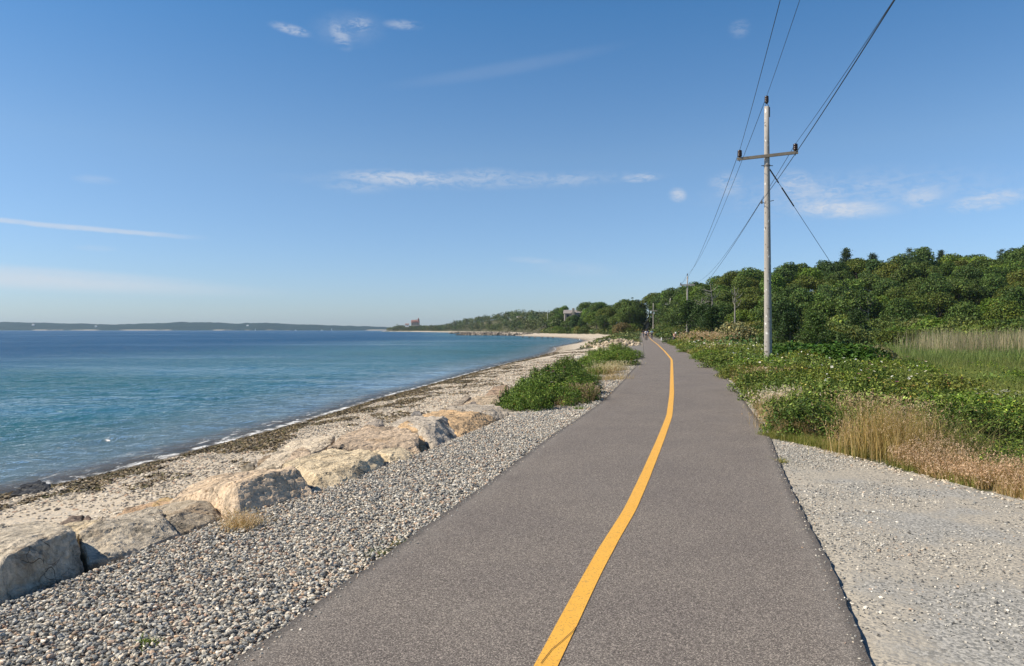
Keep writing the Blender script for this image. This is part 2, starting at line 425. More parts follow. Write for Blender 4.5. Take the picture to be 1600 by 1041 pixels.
c = t.mix(t.math('MULTIPLY', t.smooth(t.math('ADD', edgeA, t.math('MULTIPLY', t.noise(g, 6, 4), -.35)), .10, -.14), .22), c, (.30, .275, .24))
c = t.mix(t.math('MULTIPLY', t.smooth(edgeA, 0.10, 0.0), 0.6), c, (0.05, 0.046, 0.045))
finish(t, principled(t, c, 0.85, t.bump(t.math('ADD', agg[0], fine), 0.55, 0.004), 0.25))
def ribbon(name, ys, xl, xr, nz, thick, cols, m):
    rows = []; ed = []
    for y, a, b in zip(ys, xl, xr):
        wv = np.linspace(0, 1, cols)
        jl = 0.012 * (mnoise.noise(Vector((y * 7, 0, 1)))) if thick else 0; jr = 0.012 * (mnoise.noise(Vector((y * 7, 5, 1)))) if thick else 0
        xs = (a + jl) + (b + jr - a - jl) * wv; z = float(zpath(y)) + nz
        r = [(x, y, z) for x in xs]
        if thick: r = [(xs[0] - .015, y, z - thick)] + r + [(xs[-1] + .015, y, z - thick)]
        rows.append(r)
        e = list(np.minimum(wv, 1 - wv) * (b - a)); ed.append([0] + e + [0] if thick else e)
    V = np.array(rows).reshape(-1, 3); n = len(rows[0]); m2 = len(rows)
    i = np.arange(n - 1)[None, :] + np.arange(m2 - 1)[:, None] * n
    Fc = np.stack([i, i + 1, i + 1 + n, i + n], -1).reshape(-1, 4)
    return link(name, mesh_np(name, V, Fc, attrs={'edge': np.array(ed)}), m)
ys = np.unique(np.concatenate([np.arange(-16, 3, 0.5), np.arange(3, 14, .08), np.geomspace(14, 410, 180)]))
xl, xr = xL(ys), xR(ys)
yy = []; 
o = None
rows = []
# columns denser at both edges so the edge wear can be placed
def path_mesh():
    wv = np.array([0, .01, .04, .08, .5, .92, .96, .99, 1])
    V = []; ed = []
    for y, a, b in zip(ys, xl, xr):
        jl = 0.02 * mnoise.noise(Vector((y * 6, 0, 1))); jr = 0.02 * mnoise.noise(Vector((y * 6, 5, 1)))
        xs = a + jl + (b + jr - a - jl) * wv; z = float(zpath(y))
        V.append([(xs[0] - .02, y, z - .06)] + [(x, y, z) for x in xs] + [(xs[-1] + .02, y, z - .06)])
        e = list(np.minimum(wv, 1 - wv) * (b - a)); ed.append([0] + e + [0])
    n = len(V[0]); i = np.arange(n - 1)[None, :] + np.arange(len(V) - 1)[:, None] * n
    return mesh_np('bike_path', np.array(V).reshape(-1, 3), np.stack([i, i + 1, i + 1 + n, i + n], -1).reshape(-1, 4), attrs={'edge': np.array(ed)})
link('bike_path', path_mesh(), m_asph)['kind'] = 'structure'
m_yel, t = mat('yellow_paint'); g = t.new('ShaderNodeNewGeometry').outputs['Position']
c = t.mix(t.noise(g, 5, 4), (0.82, 0.42, 0.05), (0.90, 0.50, 0.085))
sp = t.new('ShaderNodeSeparateColor', {0: t.vor(g, 150)}).outputs[0]
c = t.mix(t.smooth(sp, 0.84, 0.97, 0, 0.6), c, (0.25, 0.16, 0.07))
c = t.mix(t.math('MULTIPLY', t.smooth(t.noise(g, 14, 5, .7), .58, .72), .5), c, (.30, .20, .10))
c = t.mix(t.smooth(t.noise(g, 300, 2), 0.25, 0.6, 0.35, 0.0), c, (0.50, 0.22, 0.03))
finish(t, principled(t, c, 0.6, t.bump(sp, 0.3, 0.002), 0.35))
yl = np.unique(np.concatenate([np.arange(-4, 14, .1), np.geomspace(14, ycy[-1], 120)]))
cx = np.interp(yl, ycy, ycx)
hw = 0.057 + 0.0025 * (vnoise(yl * 3, yl * 0, 4) - .5)
V = np.stack([np.stack([cx - hw, yl, zpath(yl) + .004], -1), np.stack([cx + hw, yl, zpath(yl) + .004], -1)], 1).reshape(-1, 3)
i = np.arange(len(yl) - 1) * 2
link('centre_line', mesh_np('centre_line', V, np.stack([i, i + 1, i + 3, i + 2], -1)), m_yel)['kind'] = 'structure'
# a tarred crack that runs across the line close by
m_tar = simple('crack_tar', (0.03, 0.026, 0.024), 0.8)
cr = MB()
cp = [P(845, 1040), P(862, 1018), P(880, 1003), P(894, 990), P(904, 979)]
for (a, b) in zip(cp[:-1], cp[1:]):
    d = Vector((b[0] - a[0], b[1] - a[1])); nrm = Vector((-d.y, d.x)).normalized() * 0.0019
    cr.add([(a[0] - nrm.x, a[1] - nrm.y, .008), (a[0] + nrm.x, a[1] + nrm.y, .008), (b[0] + nrm.x, b[1] + nrm.y, .008), (b[0] - nrm.x, b[1] - nrm.y, .008)], [(0, 1, 2, 3)])
cr.build('path_crack', m_tar)['kind'] = 'structure'

# ------------------------------------------------------------------ water
m_water, t = mat('sea_water'); g = t.new('ShaderNodeNewGeometry').outputs['Position']
sh = t.attr('dw')
big = t.noise(t.stretch(g, (0.012, 0.045, 1), 0.2), 1.0, 4, 0.6)
mid = t.noise(t.stretch(g, (0.10, 0.42, 1), 0.15), 1.0, 4, 0.6)
off = t.math('MULTIPLY', sh, -1.0)
deep = t.smooth(t.math('ADD', off, t.math('MULTIPLY', t.math('SUBTRACT', big, .5), 60)), 4, 75)
c = t.mix(deep, (0.032, 0.130, 0.185), (0.005, 0.060, 0.150))
patch = t.smooth(t.noise(t.stretch(g, (0.035, 0.11, 1), 0.25), 1.0, 3), 0.42, 0.62)
c = t.mix(t.math('MULTIPLY', patch, t.math('SUBTRACT', 1.0, deep)), c, (0.018, 0.098, 0.125))
c = t.mix(t.smooth(off, 9.0, 1.0), c, (0.10, 0.15, 0.175))
c = t.mix(t.smooth(off, 1.8, 0.2), c, (0.27, 0.245, 0.225))
w1 = t.noise(t.stretch(g, (2.6, 1.3, 1), -0.15), 1.0, 4, 0.65, 0.6)
w2 = t.noise(t.stretch(g, (0.75, 0.36, 1), -0.2), 1.0, 3, 0.6, 0.6)
w3 = t.noise(t.stretch(g, (8, 5, 1), 0.1), 1.0, 3, 0.6)
hgt = t.math('ADD', t.math('ADD', t.math('MULTIPLY', w1, 0.50), t.math('MULTIPLY', w2, 0.70)), t.math('MULTIPLY', w3, 0.085))
wind = t.noise(t.stretch(g, (0.010, 0.030, 1), 0.12), 1.0, 4, 0.6)
calm = t.math('MULTIPLY', t.smooth(mid, 0.30, 0.68, 0.5, 1.25), t.smooth(wind, 0.38, 0.58, 0.45, 1.3))
hgt = t.math('MULTIPLY', hgt, t.math('MULTIPLY', calm, t.smooth(off, 0.0, 6.0, 0.25, 1.0)))
bp = t.bump(hgt, 1.0, 1.0)
foam_n = t.noise(t.stretch(g, (1.6, 0.7, 1), -0.3), 2.2, 6, 0.7, 0.8)
foam = t.math('MULTIPLY', t.smooth(off, 1.9, 0.25), t.math('MULTIPLY', t.smooth(foam_n, 0.55, 0.66), 0.8))
foam = t.math('MAXIMUM', foam, t.math('MULTIPLY', t.smooth(t.math('ABSOLUTE', t.math('SUBTRACT', t.math('ADD', off, t.math('MULTIPLY', t.math('SUBTRACT', foam_n, .5), .9)), .22)), 0.16, 0.03), t.smooth(t.noise(g, 1.3, 4), .44, .60)))
fr = t.new('ShaderNodeFresnel', {'IOR': 1.33, 'Normal': bp}).outputs[0]
fr = t.math('MINIMUM', t.math('MULTIPLY', fr, t.smooth(off, 3, 90, 1.25, 0.75)), t.smooth(off, 3, 90, 0.85, 0.50))
dif = t.new('ShaderNodeBsdfDiffuse', {'Color': c}).outputs[0]
gl = t.new('ShaderNodeBsdfGlossy', {'Color': (1, 1, 1, 1), 'Roughness': t.smooth(off, 5, 120, 0.08, 0.16), 'Normal': bp}).outputs[0]
pr = t.new('ShaderNodeMixShader', {0: fr, 1: dif, 2: gl}).outputs[0]
fm = principled(t, (0.78, 0.78, 0.76), 0.8)
tr = t.new('ShaderNodeBsdfTransparent', {'Color': (0.92, 0.94, 0.94)}).outputs[0]
mx = t.new('ShaderNodeMixShader', {0: t.smooth(off, -0.1, 2.2, 0.25, 1.0), 1: tr, 2: pr}).outputs[0]
mx = t.new('ShaderNodeMixShader', {0: foam, 1: mx, 2: fm}).outputs[0]
finish(t, mx)
wxs = axis(-8500, -14, 4, 5500, 0.25, 1.06); wys = axis(-150, 9, 40, 6500, 0.25, 1.05)
def wave(X, Y):
    d = np.hypot(X, Y); a = np.clip(1 - d / 160, 0, 1)
    return WZ + a * np.clip(-shore_dist(X, Y) / 3, 0.15, 1) * 0.24 * (fbm(X * .9 + .2 * Y, Y * .9 - .25 * X, 5, 3) - .5)
link('sea_water', grid_mesh('sea_water', wxs, wys, wave, {'dw': lambda X, Y: np.clip(shore_dist(X, Y), -400, 5)}), m_water)['kind'] = 'structure'

# ------------------------------------------------------------------ loose stones
def icosa():
    p = (1 + 5 ** .5) / 2
    v = np.array([(-1, p, 0), (1, p, 0), (-1, -p, 0), (1, -p, 0), (0, -1, p), (0, 1, p), (0, -1, -p), (0, 1, -p), (p, 0, -1), (p, 0, 1), (-p, 0, -1), (-p, 0, 1)], float)
    v /= np.linalg.norm(v[0])
    f = np.array([(0, 11, 5), (0, 5, 1), (0, 1, 7), (0, 7, 10), (0, 10, 11), (1, 5, 9), (5, 11, 4), (11, 10, 2), (10, 7, 6), (7, 1, 8), (3, 9, 4), (3, 4, 2), (3, 2, 6), (3, 6, 8), (3, 8, 9), (4, 9, 5), (2, 4, 11), (6, 2, 10), (8, 6, 7), (9, 8, 1)])
    return v, f
ICO = icosa()
def stones_mesh(name, X, Y, Z, size, palette, flat=0.6, jit=0.28):
    n = len(X); v, f = ICO
    r = 1 + rng.uniform(-jit, jit, (n, 12, 1))
    L = v[None] * r * np.stack([rng.uniform(.8, 1.3, n), rng.uniform(.6, .95, n), rng.uniform(flat * .7, flat * 1.2, n)], -1)[:, None, :]
    a, b = rng.uniform(0, 2 * np.pi, n), rng.normal(0, .35, n)
    cb, sb = np.cos(b)[:, None], np.sin(b)[:, None]
    x, y, z = L[..., 0], L[..., 1], L[..., 2]
    y, z = y * cb - z * sb, y * sb + z * cb
    ca, sa = np.cos(a)[:, None], np.sin(a)[:, None]
    x, y = x * ca - y * sa, x * sa + y * ca
    s = size[:, None]
    V = np.stack([X[:, None] + x * s, Y[:, None] + y * s, Z[:, None] + z * s], -1).reshape(-1, 3)
    Fc = (f[None] + (np.arange(n) * 12)[:, None, None]).reshape(-1, 3)
    pal = np.array([p[1] for p in palette]); wt = np.array([p[0] for p in palette], float); wt /= wt.sum()
    c = pal[rng.choice(len(pal), n, p=wt)] * rng.uniform(.78, 1.38, (n, 1)) * np.array([1.03, 1.0, .94])
    return mesh_np(name, V, Fc, col=np.repeat(c, 12, 0))
m_stone, t = mat('stone_chips'); g = t.new('ShaderNodeNewGeometry').outputs['Position']
c = t.mix(1.0, t.attr('col', 'Color'), t.ramp(t.noise(g, 90, 3), [(0.3, (.75, .75, .75)), (0.7, (1.2, 1.2, 1.2))]), 'MULTIPLY')
finish(t, principled(t, c, 0.85, None, 0.25))
GREY = [(3.4, (.33, .33, .315)), (2.6, (.24, .248, .25)), (3.4, (.46, .44, .395)), (2.0, (.58, .51, .42)), (1.0, (.46, .35, .27)), (1.2, (.12, .125, .13)), (2.2, (.68, .64, .57)), (.5, (.34, .24, .19)), (.3, (.52, .37, .25))]
def scatter(n, y0, y1, xlo, xhi, power=1.0):
    u = rng.random(n); Y = y0 + (y1 - y0) * u ** power
    a, b = xlo(Y), xhi(Y); X = a + (b - a) * rng.random(n)
    return X, Y
edge_l = lambda Y: xL(Y) - np.interp(Y, [0, 8, 10, 14, 30], [2.25, 2.15, 1.7, 1.65, 2.0])
def lgravel(n, y0, y1, smin, smax, seedpow=1.2):
    X, Y = scatter(n, y0, y1, edge_l, lambda Y: xL(Y) - 0.0 - 0.03 * rng.random(len(Y)) ** 3 * 4, seedpow)
    s = rng.uniform(smin, smax, n) * rng.uniform(.7, 1.25, n)
    Z = ground_z(X, Y) + s * .2 + rng.random(n) ** 2 * .026
    return X, Y, Z, s
parts = [lgravel(46000, 2.6, 8.2, .0075, .017, 1.0), lgravel(34000, 8.0, 15, .009, .017, 1.0), lgravel(20000, 14, 40, .014, .026, 1.1)]
X, Y, Z, s = [np.concatenate([p[k] for p in parts]) for k in range(4)]
tag(link('gravel', stones_mesh('gravel', X, Y, Z, s, GREY), m_stone), 'mixed grey and tan crushed stones along the left of the path', 'gravel', kind='stuff')
# right apron: finer, trodden into dust
n = 36000
X, Y = scatter(n, 2.8, 11.2, lambda Y: xR(Y) - .03, lambda Y: apron_x(Y) + .15, 1.0)
keep = fbm(X * 1.1, Y * 1.1, 21) + rng.random(n) * .4 < 0.70; X, Y = X[keep], Y[keep]
s = rng.uniform(.003, .0095, len(X)) * np.where(rng.random(len(X)) < .05, 1.8, 1)
PALR = [(4, (.38, .375, .355)), (3, (.24, .245, .24)), (3, (.52, .495, .45)), (2.6, (.11, .11, .11)), (1, (.68, .64, .57)), (.6, (.42, .33, .26))]
tag(link('gravel_dust', stones_mesh('gravel_dust', X, Y, ground_z(X, Y) + s * .3, s, PALR, .55), m_stone), 'fine pale grey gravel trodden flat on the right of the path', 'gravel', kind='stuff')
X, Y = scatter(620, 5.0, 10.6, lambda Y: apron_x(Y) - .05, lambda Y: apron_x(Y) + .1)
X = X - np.abs(rng.normal(0, .13, len(X)))
s = rng.uniform(.005, .02, len(X))
tag(link('shell_litter', stones_mesh('shell_litter', X, Y, ground_z(X, Y) + s * .3, s, [(3, (.50, .44, .36)), (1, (.36, .29, .24)), (1, (.60, .56, .50))], .4), m_stone), 'pale shells and pebbles along the edge of the dry grass', 'shells', kind='stuff')
Y = 2.9 + 14 * rng.random(900) ** 1.5; side = rng.random(900) < .6; off_ = np.abs(rng.normal(0, .055, 900))
X = np.where(side, xL(Y) + off_, xR(Y) - off_); ok = (side | (Y < 11)); X, Y = X[ok], Y[ok]; s = rng.uniform(.003, .009, len(X))
tag(link('stray_chips', stones_mesh('stray_chips', X, Y, 0 * X + s * .3, s, GREY, .6), m_stone), 'stray stone chips spilled over both edges of the asphalt', 'stone chips', kind='stuff')
# beach pebbles
n = 95000
Y = 5.5 + 60 * rng.random(n) ** 2.0; dwv = rng.uniform(0.2, 11, n)
# x from the shore: invert roughly by following the shoreline
shx = np.array([p[0] for p in SHORE[:14]]); shy = np.array([p[1] for p in SHORE[:14]])
X = np.interp(Y, shy, shx) + dwv * 1.03
keep = (X < xL(Y) - np.interp(Y, [0, 8, 10, 14, 30, 60], [3.2, 3.2, 2.6, 2.4, 2.5, 3])); X, Y = X[keep], Y[keep]
keep = fbm(X * .6, Y * .4, 31) + .35 * rng.random(len(X)) > .44; X, Y = X[keep], Y[keep]
s = rng.uniform(.010, .030, len(X)) * (1 + Y / 60)
PALB = [(4, (.54, .47, .38)), (3, (.44, .40, .34)), (3, (.30, .28, .25)), (2, (.20, .185, .165)), (2, (.68, .62, .53)), (1, (.5, .36, .27))]
tag(link('beach_pebbles', stones_mesh('beach_pebbles', X, Y, ground_z(X, Y) + s * .2, s, PALB, .5), m_stone), 'small tan and grey pebbles spread over the beach', 'pebbles', kind='stuff')
# seaweed washed up
def wrack(n):
    Y = 6 + 90 * rng.random(n) ** 2.2
    band = rng.random(n)
    dwv = np.where(band < .45, rng.normal(.55, .16, n), np.where(band < .8, rng.uniform(.4, 3.2, n), rng.uniform(2.6, 6.5, n)))
    X = np.interp(Y, shy, shx) + dwv * 1.03
    dd = fbm(X * .9 + Y * .2, Y * .55, 41)
    keep = np.where(dwv < .95, dd > .36, dd > np.where(dwv < 2.4, .50, .60)) & (dwv > .1)
    X, Y = X[keep], Y[keep]; n = len(X)
    k = 5
    ang = rng.normal(1.3, .9, n); ln = rng.uniform(.02, .055, n) * (1 + Y / 25); wd = rng.uniform(.006, .02, n) * (1 + Y / 25)
    z0 = ground_z(X, Y)
    tt = np.linspace(-1, 1, k)
    ca, sa = np.cos(ang)[:, None], np.sin(ang)[:, None]
    curve_ = rng.normal(0, .5, n)[:, None] * tt[None] ** 2 * ln[:, None]
    cxx = X[:, None] + ca * tt * ln[:, None] - sa * curve_; cyy = Y[:, None] + sa * tt * ln[:, None] + ca * curve_
    czz = z0[:, None] + .008 + rng.random((n, k)) * .035
    V = np.empty((n, k, 2, 3)); 
    V[:, :, 0] = np.stack([cxx - sa * wd[:, None], cyy + ca * wd[:, None], czz], -1)
    V[:, :, 1] = np.stack([cxx + sa * wd[:, None], cyy - ca * wd[:, None], czz + rng.normal(0, .012, (n, k))], -1)
    q = np.arange(k - 1) * 2
    Fc = (np.stack([q, q + 1, q + 3, q + 2], -1)[None] + (np.arange(n) * 2 * k)[:, None, None]).reshape(-1, 4)
    pal = np.array([(.12, .085, .035), (.065, .046, .022), (.19, .14, .06), (.04, .03, .018), (.28, .21, .12), (.10, .09, .028)])
    c = pal[rng.choice(6, n)] * rng.uniform(.7, 1.3, (n, 1))
    return mesh_np('seaweed', V.reshape(-1, 3), Fc, col=np.repeat(c, 2 * k, 0))
m_weed, t = mat('seaweed'); finish(t, principled(t, t.attr('col', 'Color'), 0.6, None, 0.4))
tag(link('seaweed', wrack(60000), m_weed), 'band of brown and olive seaweed washed up along the tide line', 'seaweed', kind='stuff')

# ------------------------------------------------------------------ boulders
m_rock, t = mat('boulder_stone'); tcx = t.new('ShaderNodeTexCoord').outputs['Object']; g = t.new('ShaderNodeNewGeometry').outputs['Position']
oc = t.new('ShaderNodeObjectInfo').outputs['Color']
n1 = t.noise(g, 3.0, 6, 0.65, 0.6); n2 = t.noise(g, 22, 5, 0.65); n3 = t.noise(g, 110, 3, 0.6)
c = t.mix(1.0, oc, t.ramp(n1, [(0.28, (.74, .70, .64)), (0.5, (1, 1, 1)), (0.75, (1.15, 1.11, 1.05))]), 'MULTIPLY')
c = t.mix(1.0, c, t.ramp(n2, [(0.3, (.58, .57, .56)), (0.62, (1.12, 1.10, 1.07))]), 'MULTIPLY')
c = t.mix(t.smooth(n3, 0.58, 0.75, 0, 0.45), c, (0.10, 0.09, 0.08))
stain = t.smooth(t.noise(t.stretch(g, (2.4, 2.4, 1.2)), 1.2, 7, 0.72, 1.0), 0.50, 0.60)
c = t.mix(t.math('MULTIPLY', stain, t.math('MULTIPLY', t.smooth(n2, .35, .55), 0.75)), c, (0.085, 0.080, 0.068))
rust = t.smooth(t.noise(g, 1.9, 4, 0.6, 0.5), 0.58, 0.75)
c = t.mix(t.math('MULTIPLY', rust, 0.4), c, (0.50, 0.30, 0.13))
crk = t.vor(t.new('ShaderNodeVectorMath', {0: t.stretch(g, (1, 1, 2.2)), 1: t.new('ShaderNodeTexNoise', {'Vector': g, 'Scale': 3.0}).outputs['Color']}, operation='ADD').outputs[0], 3.2, 'Distance', 'DISTANCE_TO_EDGE')
crack = t.smooth(crk, 0.018, 0.0)
crack = t.math('MULTIPLY', crack, t.smooth(t.noise(g, 1.3, 2), .5, .62))
c = t.mix(t.math('MULTIPLY', crack, 0.6), c, (0.06, 0.05, 0.04))
h = t.math('ADD', t.math('ADD', t.math('MULTIPLY', n2, 1.0), t.math('MULTIPLY', n3, 0.35)), t.math('MULTIPLY', crack, -1.0))
finish(t, principled(t, c, 0.92, t.bump(h, 1.0, 0.03), 0.2))
m_wetrock = simple('wet_rock', (0.028, 0.030, 0.034), 0.6, 0.3, 12, .5)

def boulder(name, pts, tint, label, group='boulders lining the beach beside the path', cell=0.023, amp=0.024, drop=0.5, m=None, cat='boulder'):
    W3 = []
    for (px, py, Y) in pts:
        x = (px - 800) * Y / F; z = CH - (py - HY) * Y / F
        W3.append(Vector((x, Y, z)))
    cen = sum(W3, Vector()) / len(W3)
    W3 = [cen + Vector(((v.x - cen.x) * 1.0, (v.y - cen.y) * 1.0, (v.z - cen.z) * 1.05 + .022)) for v in W3]
    low = [Vector((cen.x + (v.x - cen.x) * .97, cen.y + (v.y - cen.y) * .97, v.z - drop)) for v in W3]
    bm = bmesh.new()
    for v in W3 + low: bm.verts.new(v - cen)
    r = bmesh.ops.convex_hull(bm, input=bm.verts)
    bmesh.ops.delete(bm, geom=[e for e in set(r['geom_interior'] + r['geom_unused']) if isinstance(e, bmesh.types.BMVert)], context='VERTS')
    bmesh.ops.dissolve_limit(bm, angle_limit=R(9), verts=bm.verts, edges=bm.edges)
    bmesh.ops.bevel(bm, geom=list(bm.edges), offset=min(0.016, cell * .6), segments=1, affect='EDGES', profile=0.6, clamp_overlap=True)
    bmesh.ops.triangulate(bm, faces=bm.faces)
    for it in range(7):
        long_ = [e for e in bm.edges if e.calc_length() > cell * 1.6 and max(e.verts[0].co.z, e.verts[1].co.z) > -drop * .9]
        if not long_ or len(bm.verts) > 20000: break
        bmesh.ops.subdivide_edges(bm, edges=long_, cuts=1)
        bmesh.ops.triangulate(bm, faces=[f for f in bm.faces if len(f.verts) > 3])
    bmesh.ops.remove_doubles(bm, verts=bm.verts, dist=0.0008)
    bmesh.ops.smooth_vert(bm, verts=bm.verts, factor=0.15, use_axis_x=True, use_axis_y=True, use_axis_z=True)
    bm.normal_update()
    k = Vector((cen.x * 3.1, cen.y * 1.7, 0))
    for v in bm.verts:
        q = v.co * 3.2 + k
        d = (mnoise.fractal(q, 0.75, 2.1, 6) * 1.0) * amp
        d += amp * .5 * (mnoise.cell(v.co * 5.5 + k) - .5) * max(0, mnoise.noise(v.co * 2 + k) + .25)
        # chipped ledges: ridged steps
        rr = abs(mnoise.noise(v.co * 7.5 + k)) ; d -= max(0, 0.16 - rr) * amp * 2.5
        rr = mnoise.noise(Vector((v.co.x * 2.0, v.co.y * 2.0, v.co.z * 5)) + k * 2); d += (0.5 * amp if rr > 0.12 else 0)
        v.co += v.normal * d
    me = bpy.data.meshes.new(name); bm.to_mesh(me); bm.free()
    me.polygons.foreach_set('use_smooth', [False] * len(me.polygons))
    o = link(name, me, m or m_rock); o.location = cen; o.color = (*tint, 1)
    tag(o, label, cat, group)
    return o
PALE = (.74, .64, .50); PINK = (.78, .62, .45); YEL = (.76, .64, .45); GRY = (.64, .57, .46); ORG = (.70, .50, .30); BRN = (.64, .51, .38)
boulder('boulder', [(-40, 960, 4.45), (0, 946, 4.6), (70, 914, 5.0), (132, 890, 5.35), (8, 874, 4.75), (25, 862, 4.9), (60, 848, 5.1), (100, 833, 5.38), (118, 840, 5.42), (-60, 846, 5.6), (0, 822, 6.8), (60, 818, 6.8), (92, 824, 6.2), (-120, 860, 6.0)], GRY,
        'big grey boulder cut off by the left edge with a dark upright face')
boulder('boulder', [(137, 886, 5.4), (225, 863, 5.8), (276, 842, 6.2), (257, 818, 6.3), (122, 838, 5.9), (165, 815, 6.9), (213, 803, 7.1), (245, 798, 6.9), (150, 826, 6.1)], GRY, 'low pale grey boulder with a grainy front right of the big dark faced one')
boulder('boulder', [(279, 841, 6.25), (345, 819, 6.8), (348, 811, 6.9), (260, 817, 6.45), (287, 799, 6.8), (309, 785, 7.1), (322, 787, 7.1), (337, 799, 7.0), (241, 795, 7.9), (280, 790, 8.1)], (.52, .45, .35), 'rounded boulder with a shaded end above the tan weed tuft')
boulder('boulder', [(337, 803, 7.1), (350, 800, 7.2), (362, 813, 7.05), (361, 824, 6.8), (345, 823, 6.7)], PINK, 'small brownish stone wedged between two boulders beside the weed tuft', cell=.02, amp=.015, drop=.2)
boulder('boulder', [(160, 822, 7.1), (200, 797, 8.2), (228, 789, 8.6), (250, 784, 8.8), (280, 789, 8.2), (240, 797, 7.9), (205, 808, 7.4)], (.66, .47, .31), 'thin orange slab leaning behind the pale grey boulder', drop=.35)
boulder('boulder', [(238, 792, 8.1), (247, 782, 8.5), (262, 781, 8.6), (275, 783, 8.4), (281, 790, 8.1), (255, 795, 8.0)], (.60, .44, .24), 'knobbly ochre lump of rock on top of the orange slab', cell=.022, amp=.03, drop=.3)
boulder('boulder', [(262, 786, 8.0), (296, 761, 9.0), (326, 748, 9.4), (373, 740, 9.6), (415, 736, 9.3), (456, 736.5, 7.65), (468, 741, 7.68), (480, 754, 7.62), (490, 778, 7.5), (473, 783, 7.4), (447, 787, 7.3), (415, 794, 7.1), (405, 803, 6.95), (409, 750, 7.35), (366, 760, 7.0), (373, 808, 6.8), (360, 806, 6.85), (348, 792, 7.0), (300, 790, 7.6), (432, 743, 7.5)], PINK,
        'huge pinkish tan boulder with a broad smooth sloping top', amp=.024)
boulder('boulder', [(393, 736, 9.9), (423, 712, 10.9), (455, 690, 11.8), (493, 684, 12.0), (522, 684, 11.6), (517, 697, 10.9), (502, 707, 10.5), (484, 710, 10.3), (440, 730, 9.7)], PALE, 'pale slab sloping to the beach behind the huge pinkish boulder')
boulder('boulder', [(444, 721, 9.7), (455, 710, 10.0), (470, 700, 10.2), (484, 704, 10.1), (487, 713, 9.8), (465, 722, 9.6)], BRN, 'little reddish brown rock propped on the pale slab', cell=.025, drop=.3)
boulder('boulder', [(526, 769, 7.85), (554, 760, 8.15), (586, 739, 8.9), (603, 732, 9.2), (489, 778, 7.6), (549, 731, 8.5), (500, 744, 8.1), (562, 705, 9.6), (592, 713, 9.3), (511, 704, 10.1), (470, 716, 9.7), (440, 725, 9.4), (472, 738, 8.6), (573, 705, 9.7), (601, 724, 9.25)], YEL, 'large yellowish cracked boulder with a dark lichen patch at its right end', amp=.026)
boulder('boulder', [(580, 706, 10.0), (629, 703, 9.9), (648, 713, 9.75), (651, 720, 9.6), (609, 734, 9.2), (607, 716, 9.4), (600, 702, 10.4)], YEL, 'wedge shaped boulder with a shaded notch between two larger ones', drop=.35)
boulder('boulder', [(512, 702, 10.2), (526, 686, 11.2), (541, 678, 11.8), (569, 671, 12.2), (605, 667, 12.1), (637, 672, 11.4), (654, 684, 10.6), (657, 712, 10.0), (640, 706, 10.1), (590, 706, 10.4), (645, 690, 10.3)], BRN, 'broad brown boulder with a wrinkled cracked top', amp=.030)
boulder('boulder', [(618, 671, 11.9), (634, 661, 12.3), (656, 663, 11.7), (663, 690, 10.9), (669, 711, 10.3), (655, 713, 10.2)], ORG, 'bright orange topped boulder behind the wrinkled brown one')
boulder('boulder', [(610, 666, 12.5), (628, 652, 14), (695, 653, 12.9), (699, 659, 12.6), (717, 689, 11.6), (693, 703, 10.7), (682, 710, 10.3), (660, 668, 11.3), (681, 661, 11.6), (668, 700, 10.6)], (.58, .52, .44), 'blocky light grey boulder with an upright shaded side')
boulder('boulder', [(660, 650, 13.8), (690, 643, 14.5), (751, 647, 13.6), (775, 655, 13.8), (777, 662, 13.6), (751, 675, 12.5), (718, 689, 11.6), (697, 655, 12.7), (740, 650, 13.2)], ORG, 'long orange brown boulder with a rough front right of the blocky grey one', amp=.026)
boulder('boulder', [(682, 641, 15.3), (724, 633, 16.2), (772, 635, 15.6), (784, 637, 15.1), (793, 645, 14.7), (795, 654, 14.4), (765, 656, 14.2), (762, 645, 14.4), (700, 649, 14.3)], (.55, .49, .41), 'flat grey slab with a dark square end close to the left bushes')
boulder('boulder', [(785, 642, 15.5), (800, 640, 15.8), (823, 646, 15.3), (800, 655, 14.5)], (.56, .51, .45), 'thin pale flagstone at the foot of the left bushes', drop=.15)
boulder('boulder', [(720, 636, 16.8), (744, 620, 18.5), (777, 619, 18), (782, 630, 17), (768, 638, 16.2)], (.60, .49, .36), 'smooth sandy coloured boulder left of the left bushes')
boulder('boulder', [(731, 634, 16.6), (737, 628, 16.9), (743, 628, 16.9), (747, 634, 16.5)], (.34, .30, .27), 'small dark stone on the smooth sandy boulder', cell=.03, drop=.2)
boulder('boulder', [(756, 620, 18.8), (772, 605, 20.6), (792, 603, 21), (797, 612, 20), (777, 624, 18.2)], (.50, .37, .27), 'tilted brown slab half hidden by the left bushes')
boulder('boulder', [(698, 637, 17.3), (731, 618, 18.8), (737, 621, 18.5), (722, 633, 17.4)], (.48, .41, .33), 'narrow rock ridge at the beach edge by the sandy boulder')
boulder('boulder', [(560, 672, 12.8), (580, 661, 13.3), (594, 653, 13.6), (601, 666, 13.2), (580, 673, 12.7)], (.58, .51, .43), 'pointed grey rock sticking up behind the wrinkled brown boulder', drop=.4)
boulder('boulder', [(85, 829, 7.9), (107, 812, 8.3), (131, 808, 8.5), (127, 821, 8), (112, 826, 7.9)], (.34, .27, .22), 'dark brown rock lying on the beach behind the leftmost boulders', cell=.03, drop=.3)
boulder('boulder', [(128, 812, 8.3), (135, 804, 8.5), (142, 807, 8.45), (143, 817, 8.2)], (.30, .22, .18), 'small dark knob beside the dark brown beach rock', cell=.03, drop=.3)
boulder('boulder', [(82, 827, 7.2), (135, 816, 7.7), (166, 817, 7.3), (150, 826, 6.6), (120, 841, 6.1), (95, 832, 6.6)], YEL, 'flat yellowish slab between the two leftmost boulders', drop=.3)
